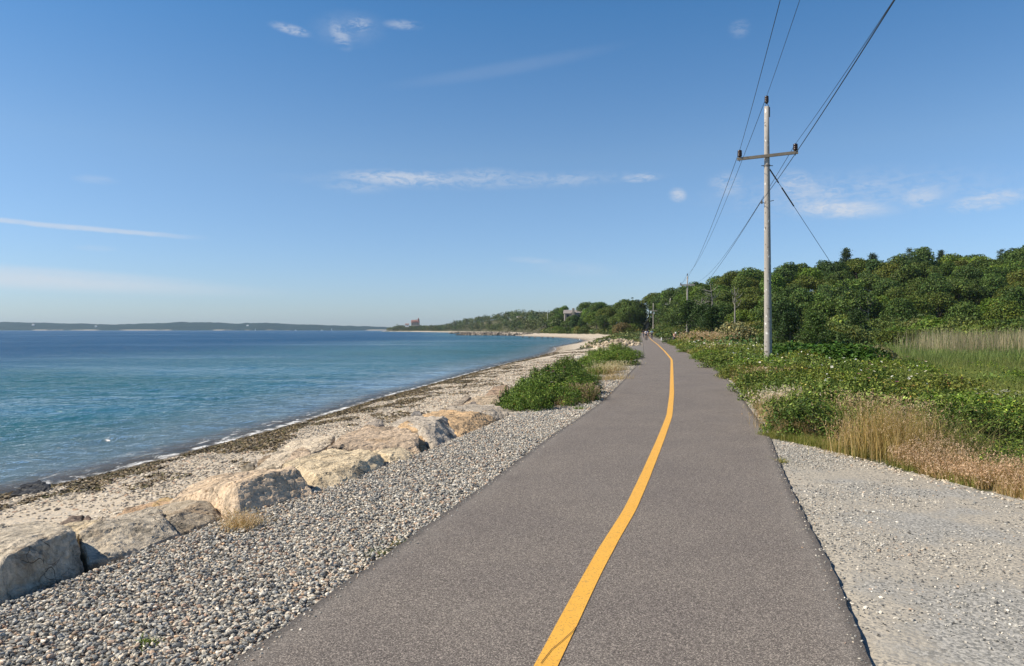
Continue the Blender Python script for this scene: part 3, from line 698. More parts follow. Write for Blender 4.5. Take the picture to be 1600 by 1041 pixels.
boulder('boulder', [(640, 650, 14.6), (647, 643, 15), (656, 643, 15), (660, 650, 14.6)], (.36, .34, .32), 'small grey stone on the pebbles behind the blocky boulder', cell=.03, drop=.2)
boulder('boulder', [(378, 731, 10.6), (386, 725, 10.9), (396, 726, 10.8), (397, 733, 10.4)], (.33, .29, .23), 'small mossy stone at the beach end of the pale slab', cell=.03, drop=.2)
boulder('boulder', [(402, 724, 11), (412, 716, 11.3), (424, 712, 11.3), (420, 724, 10.8)], (.36, .28, .2), 'brown stone tucked beside the pale slab', cell=.03, drop=.2)
boulder('surf_rock', [(14, 775, 12.9), (36, 759, 13.3), (60, 752, 13.5), (77, 758, 13.3), (79, 767, 13.0), (45, 774, 12.9)], (.1, .1, .1), 'black wet rock at the water edge in the surf', group=None, m=m_wetrock, drop=.5, cat='rock')

# ------------------------------------------------------------------ foliage materials
def leaf_material(name, trans=0.22, nsc=0.35):
    m, t = mat(name); g = t.new('ShaderNodeNewGeometry').outputs['Position']
    c = t.mix(1.0, t.attr('col', 'Color'), t.new('ShaderNodeObjectInfo').outputs['Color'], 'MULTIPLY')
    c = t.mix(1.0, c, t.ramp(t.noise(g, nsc, 3), [(0.3, (.78, .82, .80)), (0.7, (1.18, 1.14, 1.10))]), 'MULTIPLY')
    a = principled(t, c, 0.55, None, 0.25)
    b = t.new('ShaderNodeBsdfTranslucent', {'Color': t.mix(1.0, c, (1.25, 1.3, .55), 'MULTIPLY')}).outputs[0]
    finish(t, t.new('ShaderNodeMixShader', {0: trans, 1: a, 2: b}).outputs[0])
    return m
m_leaf = leaf_material('tree_leaves', .14, .12)
m_bush = leaf_material('bush_leaves', .12, 1.1)
m_grass = leaf_material('grass_blades', .25, .6)
m_bark = simple('bark', (.17, .145, .12), .9, .2, 6, .35)
m_dead = simple('bleached_wood', (.27, .245, .21), .85, .2, 6, .2)
m_stem = simple('bush_stems', (.12, .085, .06), .85, .2, 12, .3)

def leaves(Pc, N, size, aspect=.6, spread=.7):
    """one diamond shaped leaf (or leaf tuft) per point"""
    n = len(Pc)
    N = N + rng.normal(0, spread, (n, 3)); N /= np.linalg.norm(N, axis=1, keepdims=True) + 1e-9
    T = np.cross(N, rng.normal(0, 1, (n, 3))); T /= np.linalg.norm(T, axis=1, keepdims=True) + 1e-9
    B = np.cross(N, T)
    s = size[:, None] if np.ndim(size) else size
    V = np.stack([Pc - T * s, Pc - B * s * aspect + N * s * .15, Pc + T * s, Pc + B * s * aspect + N * s * .15], 1)
    return V.reshape(-1, 3), np.arange(4 * n).reshape(n, 4)

def unit(n, up=0.0):
    d = rng.normal(0, 1, (n, 3)); d[:, 2] += up; return d / np.linalg.norm(d, axis=1, keepdims=True)

def crown_mesh(name, lobes, n, size, base, var=.22, shade_gap=.0, up=.35):
    """lobes: (cx,cy,cz,rx,ry,rz); leaves gather on the skins of the lobes, some inside"""
    lobes = np.array(lobes, float); wgt = (lobes[:, 3] * lobes[:, 4]) ; wgt = wgt / wgt.sum()
    k = rng.choice(len(lobes), n, p=wgt); d = unit(n, up)
    # ragged skin: radius varies with direction
    rad = np.where(rng.random(n) < .82, rng.uniform(.84, 1.06, n), rng.uniform(.3, .85, n))
    ph = lobes[k, 0] * 3
    rad *= 1 + .13 * np.sin(d[:, 0] * 5 + ph) * np.sin(d[:, 1] * 5 - ph) + .10 * np.sin(d[:, 2] * 9 + ph * 2 + d[:, 0] * 6)
    Pc = lobes[k, :3] + d * lobes[k, 3:6] * rad[:, None]
    V, Fc = leaves(Pc, d, size * rng.uniform(.6, 1.3, n), .65, .65)
    lt = rng.uniform(.85, 1.18, len(lobes))[k][:, None]
    hue = rng.normal(0, 1, (n, 1))
    c = np.array(base)[None] * lt * np.exp(rng.normal(0, var, (n, 1))) * np.concatenate([1 + .12 * hue, np.ones((n, 1)), 1 - .1 * hue], 1)
    return mesh_np(name, V, Fc, col=np.repeat(np.clip(c, 0.003, .5), 4, 0))

def trunk_mesh(name, h, r, limbs, lobes, m=None, twist=.3):
    b = MB()
    p = [Vector((0, 0, -1.0))]; x = y = 0
    for i in range(1, 6):
        x += random.uniform(-twist, twist) * h / 12; y += random.uniform(-twist, twist) * h / 12
        p.append(Vector((x, y, h * i / 5)))
    b.tube(p, [r * 1.5, r, r * .85, r * .7, r * .55, r * .35], 7)
    for j in range(limbs):
        L = lobes[j % len(lobes)]; st = p[random.choice([2, 3, 4])]
        e = Vector(L[:3]); mid = st.lerp(e, .5) + Vector((random.uniform(-.4, .4), random.uniform(-.4, .4), random.uniform(-.2, .5)))
        b.tube([st, mid, e], [r * .5, r * .3, r * .1], 5)
    me = bpy.data.meshes.new(name); me.from_pydata(b.V, [], b.F); me.update(); me.materials.append(m or m_bark)
    return me

# broadleaf tree kinds, unit about 10 m tall
KINDS = []
BASE = (.086, .118, .026)
def broadleaf(hh, wr, flat, nl, n, base):
    L = []
    for i in range(nl):
        a = i * 2.4 + random.uniform(-.4, .4); q = math.sqrt((i + .5) / nl)
        rr = wr * q * .82
        z = hh * (.82 - .34 * q * q * flat) + random.uniform(-.5, .35)
        s = random.uniform(.85, 1.3) * (1.25 - .3 * q)
        L.append((rr * math.cos(a), rr * math.sin(a), z, s * 1.35, s * 1.35, s * .95))
    for i in range(nl // 3):
        a = random.uniform(0, 6.28); rr = wr * random.uniform(.3, .8)
        L.append((rr * math.cos(a), rr * math.sin(a), hh * random.uniform(.30, .5), 1.2, 1.2, .9))
    cm = crown_mesh('crown', L, int(n * 1.7), .18, base, .30); cm.materials.append(m_leaf)
    return cm, trunk_mesh('trunk', hh * .75, .17, 7, L)
KINDS = [('broad flat-topped tree', broadleaf(9.5, 4.6, .8, 17, 4600, BASE)),
         ('rounded tree', broadleaf(9.8, 3.9, 1.15, 17, 4200, (.078, .112, .026))),
         ('wide spreading tree', broadleaf(8.6, 5.0, .7, 19, 5000, (.092, .120, .026))),
         ('tall narrow tree', broadleaf(10.8, 3.0, 1.3, 13, 3600, (.072, .108, .028))),
         ('bushy low-branched tree', broadleaf(9, 4.0, 1.5, 18, 4800, (.086, .124, .024)))]
def pine_parts(h, tiers, n, w0, base, sz=.20, name='crown'):
    Ps = []; Ns = []
    b = MB(); b.tube([(0, 0, -1), (.05, 0, h * .5), (0, .05, h)], [.16, .11, .03], 6)
    for i in range(tiers):
        z = h * (.35 + .62 * i / max(1, tiers - 1)); rr = w0 * (1 - .72 * i / tiers) * random.uniform(.7, 1.15)
        for j in range(random.choice([3, 4, 5])):
            a = random.uniform(0, 6.28); e = Vector((rr * math.cos(a), rr * math.sin(a), z + rr * random.uniform(0, .3)))
            b.tube([(0, 0, z - .1), e], [.045, .015], 4)
            m_ = n // (tiers * 4)
            q = rng.random(m_) ** .6
            pt = np.stack([e.x * q, e.y * q, (z - .1) + (e.z - z + .1) * q], -1) + rng.normal(0, 1, (m_, 3)) * np.array([.34, .34, .26])
            Ps.append(pt); Ns.append(np.tile([0, 0, 1.0], (m_, 1)))
    Pc = np.concatenate(Ps); V, Fc = leaves(Pc, np.concatenate(Ns), sz * rng.uniform(.6, 1.3, len(Pc)), .45, .6)
    c = np.array(base)[None] * np.exp(rng.normal(0, .25, (len(Pc), 1)))
    cm = mesh_np(name, V, Fc, col=np.repeat(c, 4, 0)); cm.materials.append(m_leaf)
    me = bpy.data.meshes.new('trunk'); me.from_pydata(b.V, [], b.F); me.update(); me.materials.append(m_bark)
    return cm, me
PINE = pine_parts(12, 17, 4200, 2.5, (.066, .092, .038))
PINE2 = pine_parts(12, 13, 2000, 2.1, (.075, .10, .04))
CEDAR = pine_parts(5.5, 14, 3600, 2.3, (.045, .078, .022), .16)

def plant_tree(name, kind, x, y, z, s, rz, tint, label, cat, group, sz=None):
    r = empty(name, (x, y, z), rz, (s, s, sz or s)); tag(r, label, cat, group)
    c = link('crown', kind[0], None, r); c.color = (*tint, 1)
    link('trunk', kind[1], None, r)
    return r

TINTS = [('deep green', (.80, .92, .85)), ('mid green', (1.02, 1.12, 1)), ('olive green', (1.18, 1.12, .85)), ('fresh yellow-green', (1.35, 1.50, .85)), ('brownish green', (1.35, 1.08, .9)), ('very dark green', (.62, .76, .74))]
def section(px):
    for lim, q in [(905, 'left of the gabled house'), (960, 'right of the gabled house'), (1003, 'beside the path end'), (1042, 'near the leaning pole'), (1072, 'left of the second pole'),
                   (1130, 'right of the second pole'), (1196, 'left of the near pole'), (1260, 'right of the near pole'), (1340, 'below the skyline pine'), (1430, 'mid hill'), (1520, 'right of mid hill')]:
        if px < lim: return q
    return 'at the right end'
cand = []
def poisson(x0, x1, y0, y1, spacing, n, test, seed):
    r = np.random.default_rng(seed); pts = []
    X = r.uniform(x0, x1, n); Y = r.uniform(y0, y1, n)
    ok = test(X, Y); X, Y = X[ok], Y[ok]
    for x, y in zip(X, Y):
        sp = spacing(y)
        if all((x - a) ** 2 + (y - b) ** 2 > sp * sp for a, b in pts): pts.append((x, y))
    return pts
def forest_test(X, Y):
    px = 800 + F * X / Y; f = front_of(px); d = depth_of(px)
    clear = (X > xR(Y) + 3.5) | (X < xL(Y) - 3.5)
    return (Y > f) & (Y < f + d + 4) & (px > 855) & (px < 1660) & clear & (shore_dist(X, Y) > 9)
pts = poisson(15, 170, 110, 240, lambda y: 5.7, 9000, forest_test, 5)
pts += poisson(15, 100, 240, 560, lambda y: 6.8, 9000, lambda X, Y: forest_test(X, Y), 6)
def vis_key(p): return -(1 / p[1])
pts = sorted(pts, key=lambda p: p[1] + 0.25 * max(0, p[1] - front_of(800 + F * p[0] / p[1])))[:292]
px_hole = lambda px, y: (878 < px < 914 and y > 396 and y < 452)
zs = ground_z(np.array([p[0] for p in pts]), np.array([p[1] for p in pts]))
for (x, y), z in zip(pts, zs):
    px = 800 + F * x / y
    f = front_of(px); t_ = (y - f) / depth_of(px)
    k = random.choice(KINDS); tn, tv = random.choices(TINTS, [3, 5, 2.6, 2, .5, 1.5])[0]
    j = random.uniform(.88, 1.12); tv = tuple(c * j for c in tv)
    s = random.uniform(.80, 1.08) * (0.92 if t_ < .25 else 1)
    if y > 240: s *= 1.15
    if 877 < px < 914 and y < 452:          # low trees below the house so that it stays in view
        if y > 398: continue
        s = min(s, (CH + (HY - random.uniform(494, 499)) / F * y - z) / 9.3)
        if s < .3: continue
    tier = 'low on the slope' if t_ < .33 else ('at mid slope' if t_ < .72 else 'on the skyline')
    plant_tree('broadleaf_tree', k[1], x, y, z, s, random.uniform(0, 6.28), tv, f'{tn} {k[0]} {tier} {section(px)}', 'tree', 'broadleaf trees covering the wooded hills', s * random.uniform(.9, 1.1))
# skyline pines
for px, top, Y, kind, s, lab in [(1322, 388, 185, PINE, 1.0, 'feathery pine standing above the skyline right of the guy wire'), (1363, 396, 182, PINE, .95, 'bushy pine rising just above the skyline, second from the pole'),
                            (1421, 388, 196, PINE2, .95, 'sparse thin topped pine on the skyline, left of a pair'), (1446, 387, 196, PINE2, .85, 'sparse thin topped pine on the skyline, right of a pair'), (1470, 391, 190, PINE, .75, 'small round headed pine on the skyline right of the sparse pair'),
                            (1563, 390, 192, PINE2, .8, 'open crowned pine on the skyline near the right edge'), (943, 473, 345, PINE, 1.2, 'dark umbrella headed pine above the trees right of the gabled house')]:
    x = (px - 800) * Y / F; zt = CH + (HY - top) / F * Y
    plant_tree('pine_tree', kind, x, Y, zt - 12.1 * s, s, random.uniform(0, 6), (.85, .95, 1) if Y < 300 else (.8, .85, .8), lab, 'pine tree', 'pines rising above the skyline')

# shrubs and small trees at the foot of the hill
def shrub_kind(n, size, base, r=1.9, h=2.6, nl=9):
    L = []
    for i in range(nl):
        a = i * 2.4; q = math.sqrt((i + .5) / nl)
        L.append((r * q * .75 * math.cos(a), r * q * .75 * math.sin(a), h * (.72 - .38 * q * q) + random.uniform(-.2, .2), .85, .85, .75))
    for i in range(nl // 2): L.append((r * .7 * math.cos(i * 1.7), r * .7 * math.sin(i * 1.7), h * .2, .8, .8, .6))
    cm = crown_mesh('crown', L, n, size, base, .25); cm.materials.append(m_bush)
    return cm, trunk_mesh('trunk', h * .6, .06, 6, L, m_stem)
SH = [('rounded shrub', shrub_kind(3600, .12, (.10, .142, .030))), ('loose shrub', shrub_kind(3000, .12, (.125, .155, .04), 2.2, 2.9, 11)), ('dense shrub', shrub_kind(4200, .11, (.082, .128, .024), 2.0, 2.3, 12))]
def shrub_test(X, Y):
    px = 800 + F * X / Y; f = front_of(px)
    return (Y < f + 2) & (Y > f - np.interp(px, [1030, 1100, 1200, 1500, 1600], [25, 62, 66, 42, 40])) & (px > 1035) & (px < 1650) & (X > xR(Y) + 3)
spts = poisson(18, 120, 60, 230, lambda y: 3.9, 7000, shrub_test, 8)
print('shrubs', len(spts), 'trees', len(pts))
SHR = [('dark green', (.75, .8, .8)), ('mid green', (1, 1, 1)), ('bright green', (1.2, 1.3, .9)), ('grey-green', (1.15, 1.05, 1.15)), ('olive', (1.2, 1.0, .8))]
for (x, y) in spts:
    px = 800 + F * x / y; f = front_of(px)
    k = random.choice(SH); tn, tv = random.choice(SHR)
    near = (f - y) / 60
    s = random.uniform(.95, 1.5) * (1.15 - .45 * near) 
    if px > 1280: s *= 1.15
    plant_tree('shrub', k[1], x, y, gz(x, y) - .1, s, random.uniform(0, 6.28), tv, f'{tn} {k[0]} in the thicket {section(px)}', 'shrub', 'shrubs in the thicket below the hill')
lpts = poisson(-10, 60, 240, 460, lambda y: 5.2, 6000, lambda X, Y: (Y > 240) & (Y > front_of(800 + F * X / Y) - 75) & (Y < front_of(800 + F * X / Y) + 4) & (X < xL(Y) - 2.5) & (shore_dist(X, Y) > 15) & (800 + F * X / Y > 850), 9)
for (x, y) in lpts:
    px = 800 + F * x / y; k = random.choice(SH); tn, tv = random.choice(SHR); s = random.uniform(.9, 1.6)
    plant_tree('shrub', k[1], x, y, gz(x, y) - .1, s, random.uniform(0, 6.28), tv, f'{tn} {k[0]} on the bank behind the far beach {section(px)}', 'shrub', 'shrubs on the bank behind the far beach')
print('left shrubs', len(lpts))
# cedars near the poles
for i, (px, Y, s, lab) in enumerate([(1075, 118, 1.15, 'dark cedar directly below the second utility pole'), (1094, 108, 1.0, 'dark wide cedar right of the second utility pole'), (1235, 74, .75, 'dark green cedar close behind the near utility pole'), (1275, 66, .72, 'layered light tipped cedar behind the low dark bush'), (1222, 88, 1.0, 'taller cedar behind the near utility pole'), (1112, 98, .9, 'cedar with drooping boughs left of the silvery shrub'), (1338, 92, .85, 'tall loose cedar like tree beside the reeds')]):
    x = (px - 800) * Y / F
    plant_tree('cedar_tree', CEDAR, x, Y, gz(x, Y) - .2, s, i * 1.3, (1, 1.05, 1) if i != 3 else (1.5, 1.5, 1.3), lab, 'cedar', 'cedars in front of the wood')
def shrub_at(px, Y, s, tint, label, kind=0, name='shrub', sz=None, dz=-.1):
    x = (px - 800) * Y / F
    return plant_tree(name, SH[kind][1], x, Y, gz(x, Y) + dz, s, random.uniform(0, 6), tint, label, 'shrub', None, sz)
shrub_at(1150, 84, 1.1, (2.0, 1.5, 2.6), 'silvery grey twiggy shrub left of the near utility pole', 1)
shrub_at(972, 245, 1.5, (1.35, .85, 1.3), 'dead brown vine covered thicket left of the end of the path', 1)
shrub_at(1275, 34, 1.0, (.62, .9, .55), 'low wide dark green bush right of the near utility pole', 2, sz=.50)
shrub_at(1240, 35.5, .8, (.7, .95, .6), 'smaller dark bush touching the foot of the near utility pole', 2, sz=.5)
shrub_at(1325, 31, .8, (.7, .95, .6), 'dark bush at the right end of the low dark thicket', 2, sz=.55)
shrub_at(1372, 32, .42, (1.3, 1.0, 1.8), 'grey dead twiggy bush between the dark bushes and the reeds', 1, sz=.5)

# dead white trees
def dead_tree(px, Y, h, rz, label):
    random.seed(int(px)); x = (px - 800) * Y / F
    r = empty('dead_tree', (x, Y, CH - (495 - HY) * 0 / F * Y + (HY - 493) / F * Y - h * 0), rz); tag(r, label, 'dead tree', 'bleached dead trees at the wood edge')
    r.location.z = CH + (HY - 492) / F * Y
    b = MB(); b.tube([(0, 0, -4), (.1, 0, 0), (.25, 0, h * .45), (-.1, .1, h)], [.17, .14, .10, .03], 6); b.build('trunk', m_dead, r)
    b = MB()
    for i in range(11):
        z = h * random.uniform(.12, .8); a = random.choice([0, math.pi]) + random.uniform(-.7, .7); l = random.uniform(1.4, 3.0) * (1.1 - z / h * .5)
        e1 = Vector((l * .5 * math.cos(a), l * .5 * math.sin(a), z + l * .15)); e2 = e1 + Vector((l * .5 * math.cos(a + .3), l * .4 * math.sin(a), l * random.uniform(-.1, .7)))
        b.tube([(.1, 0, z), e1, e2], [.065, .05, .02], 5)
        b.tube([e1, e1 + Vector((random.uniform(-.8, .8), .2, random.uniform(.4, 1.2)))], [.03, .012], 4)
    b.build('branches', m_dead, r)
dead_tree(1111, 146, 6.2, 0, 'bleached dead tree with many crooked limbs right of the second pole')
dead_tree(1148, 139, 5.4, 1.1, 'bleached dead tree with a forked trunk left of the near pole')
dead_tree(1097, 150, 3.6, 2.2, 'small leaning bleached snag beside the larger dead tree')
dead_tree(1356, 128, 3.2, .4, 'pale forked snag among the trees above the reeds')
random.seed(11)

# far woods on the headland
def far_wood():
    ptsf = []
    r = np.random.default_rng(12)
    for f0, f1, sp, nn in ((290, 380, 5.0, 16000), (380, 900, 5.6, 14000), (900, 1800, 7.8, 20000)):
        X = r.uniform(-330, 120, nn); Y = r.uniform(f0, f1, nn); px = 800 + F * X / Y
        ok = (Y > front_of(px)) & (Y < front_of(px) + depth_of(px) + 10) & (((px > 606) & (px < 870)) | ((px > 990) & (px < 1052) & (abs(X - .5 * xL(Y) - .5 * xR(Y)) > 4.2))) & (shore_dist(X, Y) > 9)
        q = []
        for x, y in zip(X[ok], Y[ok]):
            if all((x - a) ** 2 + (y - b) ** 2 > sp * sp for a, b in q): q.append((x, y))
        ptsf += q
    A = np.array(ptsf); n = len(A); Z = ground_z(A[:, 0], A[:, 1])
    px = 800 + F * A[:, 0] / A[:, 1]
    hh = np.interp(px, [600, 690, 740, 900], [6.0, 6.5, 8, 9.5]) * rng.uniform(.75, 1.12, n)
    k = 150
    idx = np.repeat(np.arange(n), k)
    d = unit(n * k, .4); rad = rng.uniform(.8, 1.05, n * k)
    sub = rng.integers(0, 5, n * k)
    so_ = rng.normal(0, 1, (n, 5, 3)) * np.array([2.3, 2.3, .9])
    Pc = np.stack([A[idx, 0], A[idx, 1], Z[idx] + hh[idx] * .52], -1) + so_[idx, sub] + d * rad[:, None] * np.stack([2.5 + 0 * rad, 2.5 + 0 * rad, hh[idx] * .42], -1)
    V, Fc = leaves(Pc, d, rng.uniform(.4, .85, n * k), .7, .5)
    tl = rng.uniform(.65, 1.35, (n, 1)); c = np.array([(.090, .118, .036)]) * tl * np.concatenate([rng.uniform(.85, 1.25, (n, 1)), np.ones((n, 1)), rng.uniform(.8, 1.2, (n, 1))], 1)
    c = c[idx] * np.exp(rng.normal(0, .2, (n * k, 1)))
    print('far crowns', n)
    return mesh_np('far_wood', V, Fc, col=np.repeat(c, 4, 0))
fw = far_wood(); fw.materials.append(m_leaf)
tag(link('far_wood', fw), 'wooded slope of small trees along the far side of the bay', 'woods', kind='stuff')

# undergrowth covering the ground of the hill and the scrub strip at the far end of the path
def carpet(name, n, region, hfun, size, base, label, cat, seed, mtl, var=.3):
    r = np.random.default_rng(seed); X, Y = region(r, n)
    Z = ground_z(X, Y); H = hfun(X, Y) * r.uniform(.1, 1, len(X))
    Pc = np.stack([X, Y, Z + H], -1); d = np.tile([0, 0, .8], (len(X), 1))
    V, Fc = leaves(Pc, d, size(Y) * r.uniform(.6, 1.3, len(X)), .6, .8)
    tone = (fbm(X * .35, Y * .35, seed) * .9 + .55)[:, None]; warm = (fbm(X * .2, Y * .3, seed + 5) - .5)[:, None]
    c = np.array([base]) * tone * np.exp(r.normal(0, var, (len(X), 1))) * np.concatenate([1 + warm * 1.3, np.ones_like(warm), 1 - warm], 1)
    me = mesh_np(name, V, Fc, col=np.repeat(np.clip(c, .004, .6), 4, 0)); me.materials.append(mtl)
    return tag(link(name, me), label, cat, kind='stuff')
def reg_hill(r, n):
    X = r.uniform(15, 170, n); Y = r.uniform(60, 400, n); px = 800 + F * X / Y
    ok = (px > 998) & (px < 1680) & (Y < front_of(px) + 60) & (X > xR(Y) + 1.0) & (Y > 55)
    return X[ok], Y[ok]
carpet('undergrowth', 130000, reg_hill, lambda X, Y: 0.5 + 1.1 * fbm(X * .5, Y * .5, 66), lambda Y: .14 + Y * .001, (.09, .125, .03), 'low green undergrowth under the trees of the hill', 'undergrowth', 51, m_bush)
def reg_left(r, n):
    X = r.uniform(-20, 90, n); Y = 75 + 470 * r.random(n) ** .9; px = 800 + F * X / Y
    dw = shore_dist(X, Y)
    ok = (px > 845) & (X < xL(Y) - .5) & (((Y > 238) & (dw > 13)) | ((Y > 95) & (xL(Y) - X < 9))) & (Y < front_of(px) + 20)
    return X[ok], Y[ok]
carpet('dune_scrub', 110000, reg_left, lambda X, Y: (0.25 + 1.7 * fbm(X * .25, Y * .15, 67)) * np.interp(Y, [90, 230, 260], [.35, .6, 1.5]), lambda Y: .06 + Y * .0010, (.125, .145, .045), 'low green and yellowish scrub between the beach and the wood', 'scrub', 52, m_bush)

# ------------------------------------------------------------------ rose bushes, grass, reeds
m_petal = simple('pink_petals', (.62, .12, .36), .6)
m_wpetal = simple('white_petals', (.80, .76, .68), .6)
def rose_kind(n, seed, r=.85, h=.62, size=.030, flower=None, nf=5):
    g2 = np.random.default_rng(seed)
    nl = 14; L = []
    for i in range(nl):
        a = i * 2.4 + g2.uniform(-.3, .3); q = math.sqrt((i + .5) / nl)
        L.append((r * q * .85 * math.cos(a), r * q * .85 * math.sin(a), h * (.62 - .34 * q * q) + g2.uniform(-.05, .12), .27, .27, .22))
    for i in range(7): L.append((r * .8 * math.cos(i * .9), r * .8 * math.sin(i * .9), .1, .24, .24, .14))
    L = np.array(L); k = g2.integers(0, len(L), n); d = unit(n, .5)
    Pc = L[k, :3] + d * L[k, 3:6] * g2.uniform(.35, 1.12, n)[:, None]
    # sprigs that stick out
    m_ = n // 9; sp = g2.integers(0, len(L), 26)[g2.integers(0, 26, m_)]; ang = (sp * 1.7)
    stick = np.stack([np.cos(ang) * .3, np.sin(ang) * .3, np.full(m_, 1.0)], -1) * g2.uniform(.03, .20, m_)[:, None]
    Pc[:m_] = L[sp, :3] + stick + g2.normal(0, .02, (m_, 3))
    Pc[:, 2] = np.maximum(Pc[:, 2], .01)
    V, Fc = leaves(Pc, d + np.array([0, 0, .5]), size * g2.uniform(.6, 1.3, n), .62, .55)
    pal = np.array([(.115, .165, .028), (.085, .135, .024), (.165, .215, .036), (.055, .095, .020), (.24, .28, .05), (.33, .29, .08), (.34, .18, .07)])
    c = pal[g2.choice(7, n, p=[.29, .25, .2, .14, .08, .025, .015])] * np.exp(g2.normal(0, .34, (n, 1)))
    cm = mesh_np('foliage', V, Fc, col=np.repeat(c, 4, 0)); cm.materials.append(m_bush)
    b = MB()
    for i in range(16):
        l = L[i % len(L)]; b.tube([(l[0] * .25, l[1] * .25, 0), (l[0] * .6, l[1] * .6, l[2] * .7), (l[0], l[1], l[2] + .15)], [.008, .006, .003], 4)
    sm = bpy.data.meshes.new('stems'); sm.from_pydata(b.V, [], b.F); sm.update(); sm.materials.append(m_stem)
    fm = None
    if flower:
        b = MB()
        for i in range(nf):
            l = L[g2.integers(0, 12)]; c0 = Vector((l[0], l[1], l[2] + .24)); 
            for p in range(5):
                a = p * 1.257; u = Vector((math.cos(a), math.sin(a), .25)) * .034; s_ = Vector((-math.sin(a), math.cos(a), 0)) * .020
                b.add([c0, c0 + u * .7 - s_, c0 + u * 1.1, c0 + u * .7 + s_], [(0, 1, 2, 3)])
        fm = bpy.data.meshes.new('flowers'); fm.from_pydata(b.V, [], b.F); fm.update(); fm.materials.append(flower)
    return cm, sm, fm
RK = [rose_kind(8200, 1, size=.023), rose_kind(8200, 2, .95, .55, .024, m_wpetal, 7), rose_kind(8600, 3, .8, .75, .023, m_petal, 4), rose_kind(7600, 4, 1.0, .5, .024)]
def rose(kind, x, y, s, tint, label, group, sz=None, dz=0.0, name='rose_bush'):
    r = empty(name, (x, y, gz(x, y) + dz), random.uniform(0, 6.28), (s, s, sz or s)); label = ' '.join(label.split()[:16]); tag(r, label, 'bush', group)
    cm, sm, fm = RK[kind]
    c = link('foliage', cm, None, r); c.color = (*tint, 1); link('stems', sm, None, r)
    if fm: link('flowers', fm, None, r)
    return r
KN = ['low green rose bush', 'rose bush dotted with white blooms', 'taller rose bush with pink blooms', 'flat spreading rose bush']
TN = [('', (1, 1, 1)), ('yellowish ', (1.18, 1.08, .85)), ('dark ', (.7, .78, .75)), ('bright ', (1.15, 1.3, .9)), ('dull olive ', (1.15, .95, .95))]
def hedge_test(X, Y):
    dr = X - xR(Y)
    front = np.where(Y < 11.5, X > apron_x(np.minimum(Y, 11.5)) + np.where(Y > 9.4, .55, .9), dr > .75)
    wid = np.interp(Y, [6, 8, 9.5, 11, 14, 20, 30, 40, 60, 90], [2.0, 2.4, 2.7, 3.0, 3.7, 5.4, 7.2, 7.0, 4.5, 3.5])
    px = 800 + F * X / Y
    return front & (dr < wid + 0.4) & (px < 1680) & (np.hypot(X - 4.75, Y - 9.4) > .95)
hp = poisson(3, 13, 6.8, 22, lambda y: .92, 6000, hedge_test, 21) + poisson(4, 22, 22, 48, lambda y: 1.45, 6000, hedge_test, 22) + poisson(9, 30, 48, 95, lambda y: 2.1, 6000, hedge_test, 23)
print('hedge', len(hp))
def hsec(x, y):
    px = 800 + F * x / y
    if y < 9.5: return 'by the dry grass at right'
    if y < 12.5: return 'behind the tall golden grass' if px < 1500 else 'near the white daisies'
    if y < 18: return 'where path meets gravel' if px < 1300 else 'in the middle of the right hedge'
    if y < 26: return 'beside the bend of the path' if px < 1220 else 'in front of the low dark thicket'
    if y < 40: return 'left of the near utility pole' if px < 1190 else 'at the foot of the near utility pole'
    return 'along the far right side of the path'
for (x, y) in hp:
    k = random.choices([0, 1, 2, 3], [4, 2.4 if y > 13 else .5, 1.3 if 9 < y < 16 else .2, 3])[0]
    tn, tv = random.choices(TN, [4, 2.2, 1.6, 2, 1.5])[0]
    if y < 11 and x > 5.3: tn, tv = TN[2] if random.random() < .6 else TN[0]
    s = random.uniform(.72, 1.12) * (1 if y < 22 else (1.35 if y < 48 else 1.8))
    tall = {0: 1, 1: 1, 2: 1, 3: 1}[k]
    sz = s * (.80 if y < 22 else (.66 if y < 48 else .50)) * random.uniform(.7, 1.35)
    if y < 9.0: sz *= .8
    rose(k, x, y, s, tv, f'{tn}{KN[k]} {hsec(x, y)}', 'rose bushes of the hedge right of the path', sz)
# left bushes
LB = [(835, 618, 16.6, 1.0, 0), (800, 627, 15.9, .75, 3), (905, 612, 17.2, .95, 0), (870, 622, 16.4, .95, 3), (885, 600, 18.4, 1.1, 2), (850, 603, 18.3, 1.05, 1), (815, 612, 17.9, .95, 0), (920, 603, 19, .8, 0), (865, 592, 20, 1.1, 2), (905, 592, 20.5, .9, 0), (840, 596, 20, .9, 0), (825, 634, 15.4, .7, 0), (895, 578, 22, .8, 2)]
names = ['front middle of the left rose thicket', 'lowest left corner of the left rose thicket', 'right end of the left rose thicket near the dry grass', 'front right of the left rose thicket', 'dark crest of the left rose thicket', 'centre of the left rose thicket with white blooms', 'left flank of the left rose thicket above the rocks', 'back right of the left rose thicket', 'peak of the left rose thicket against the beach', 'rear right shoulder of the left rose thicket', 'rear left shoulder of the left rose thicket', 'front foot of the left rose thicket beside the flagstone', 'small sprig behind the left rose thicket']
for (px, py, Y, s, k), nm in zip(LB, names):
    px = 852 + (px - 852) * .82; x = (px - 800) * Y / F; s *= .86
    ztop = CH - (py - 30 - HY) * Y / F; g0 = gz(x, Y); h = max(.35, ztop - g0)
    rose(k, x, Y, s * .95, (.75, .85, .8) if Y > 18 else (.92, 1.05, .85), 'rose bush, ' + nm, 'rose bushes of the left thicket', max(.7, min(h / .78, 2.0)))
LB2 = [(990, 553, 34, 1.3), (965, 553, 34, 1.35), (940, 560, 31, 1.2), (975, 545, 40, 1.5), (950, 548, 38, 1.4), (925, 566, 29, 1.0), (995, 545, 42, 1.4), (955, 566, 27.5, .8), (935, 574, 24.5, .7), (960, 540, 47, 1.5), (985, 540, 50, 1.6), (905, 572, 26, .5)]
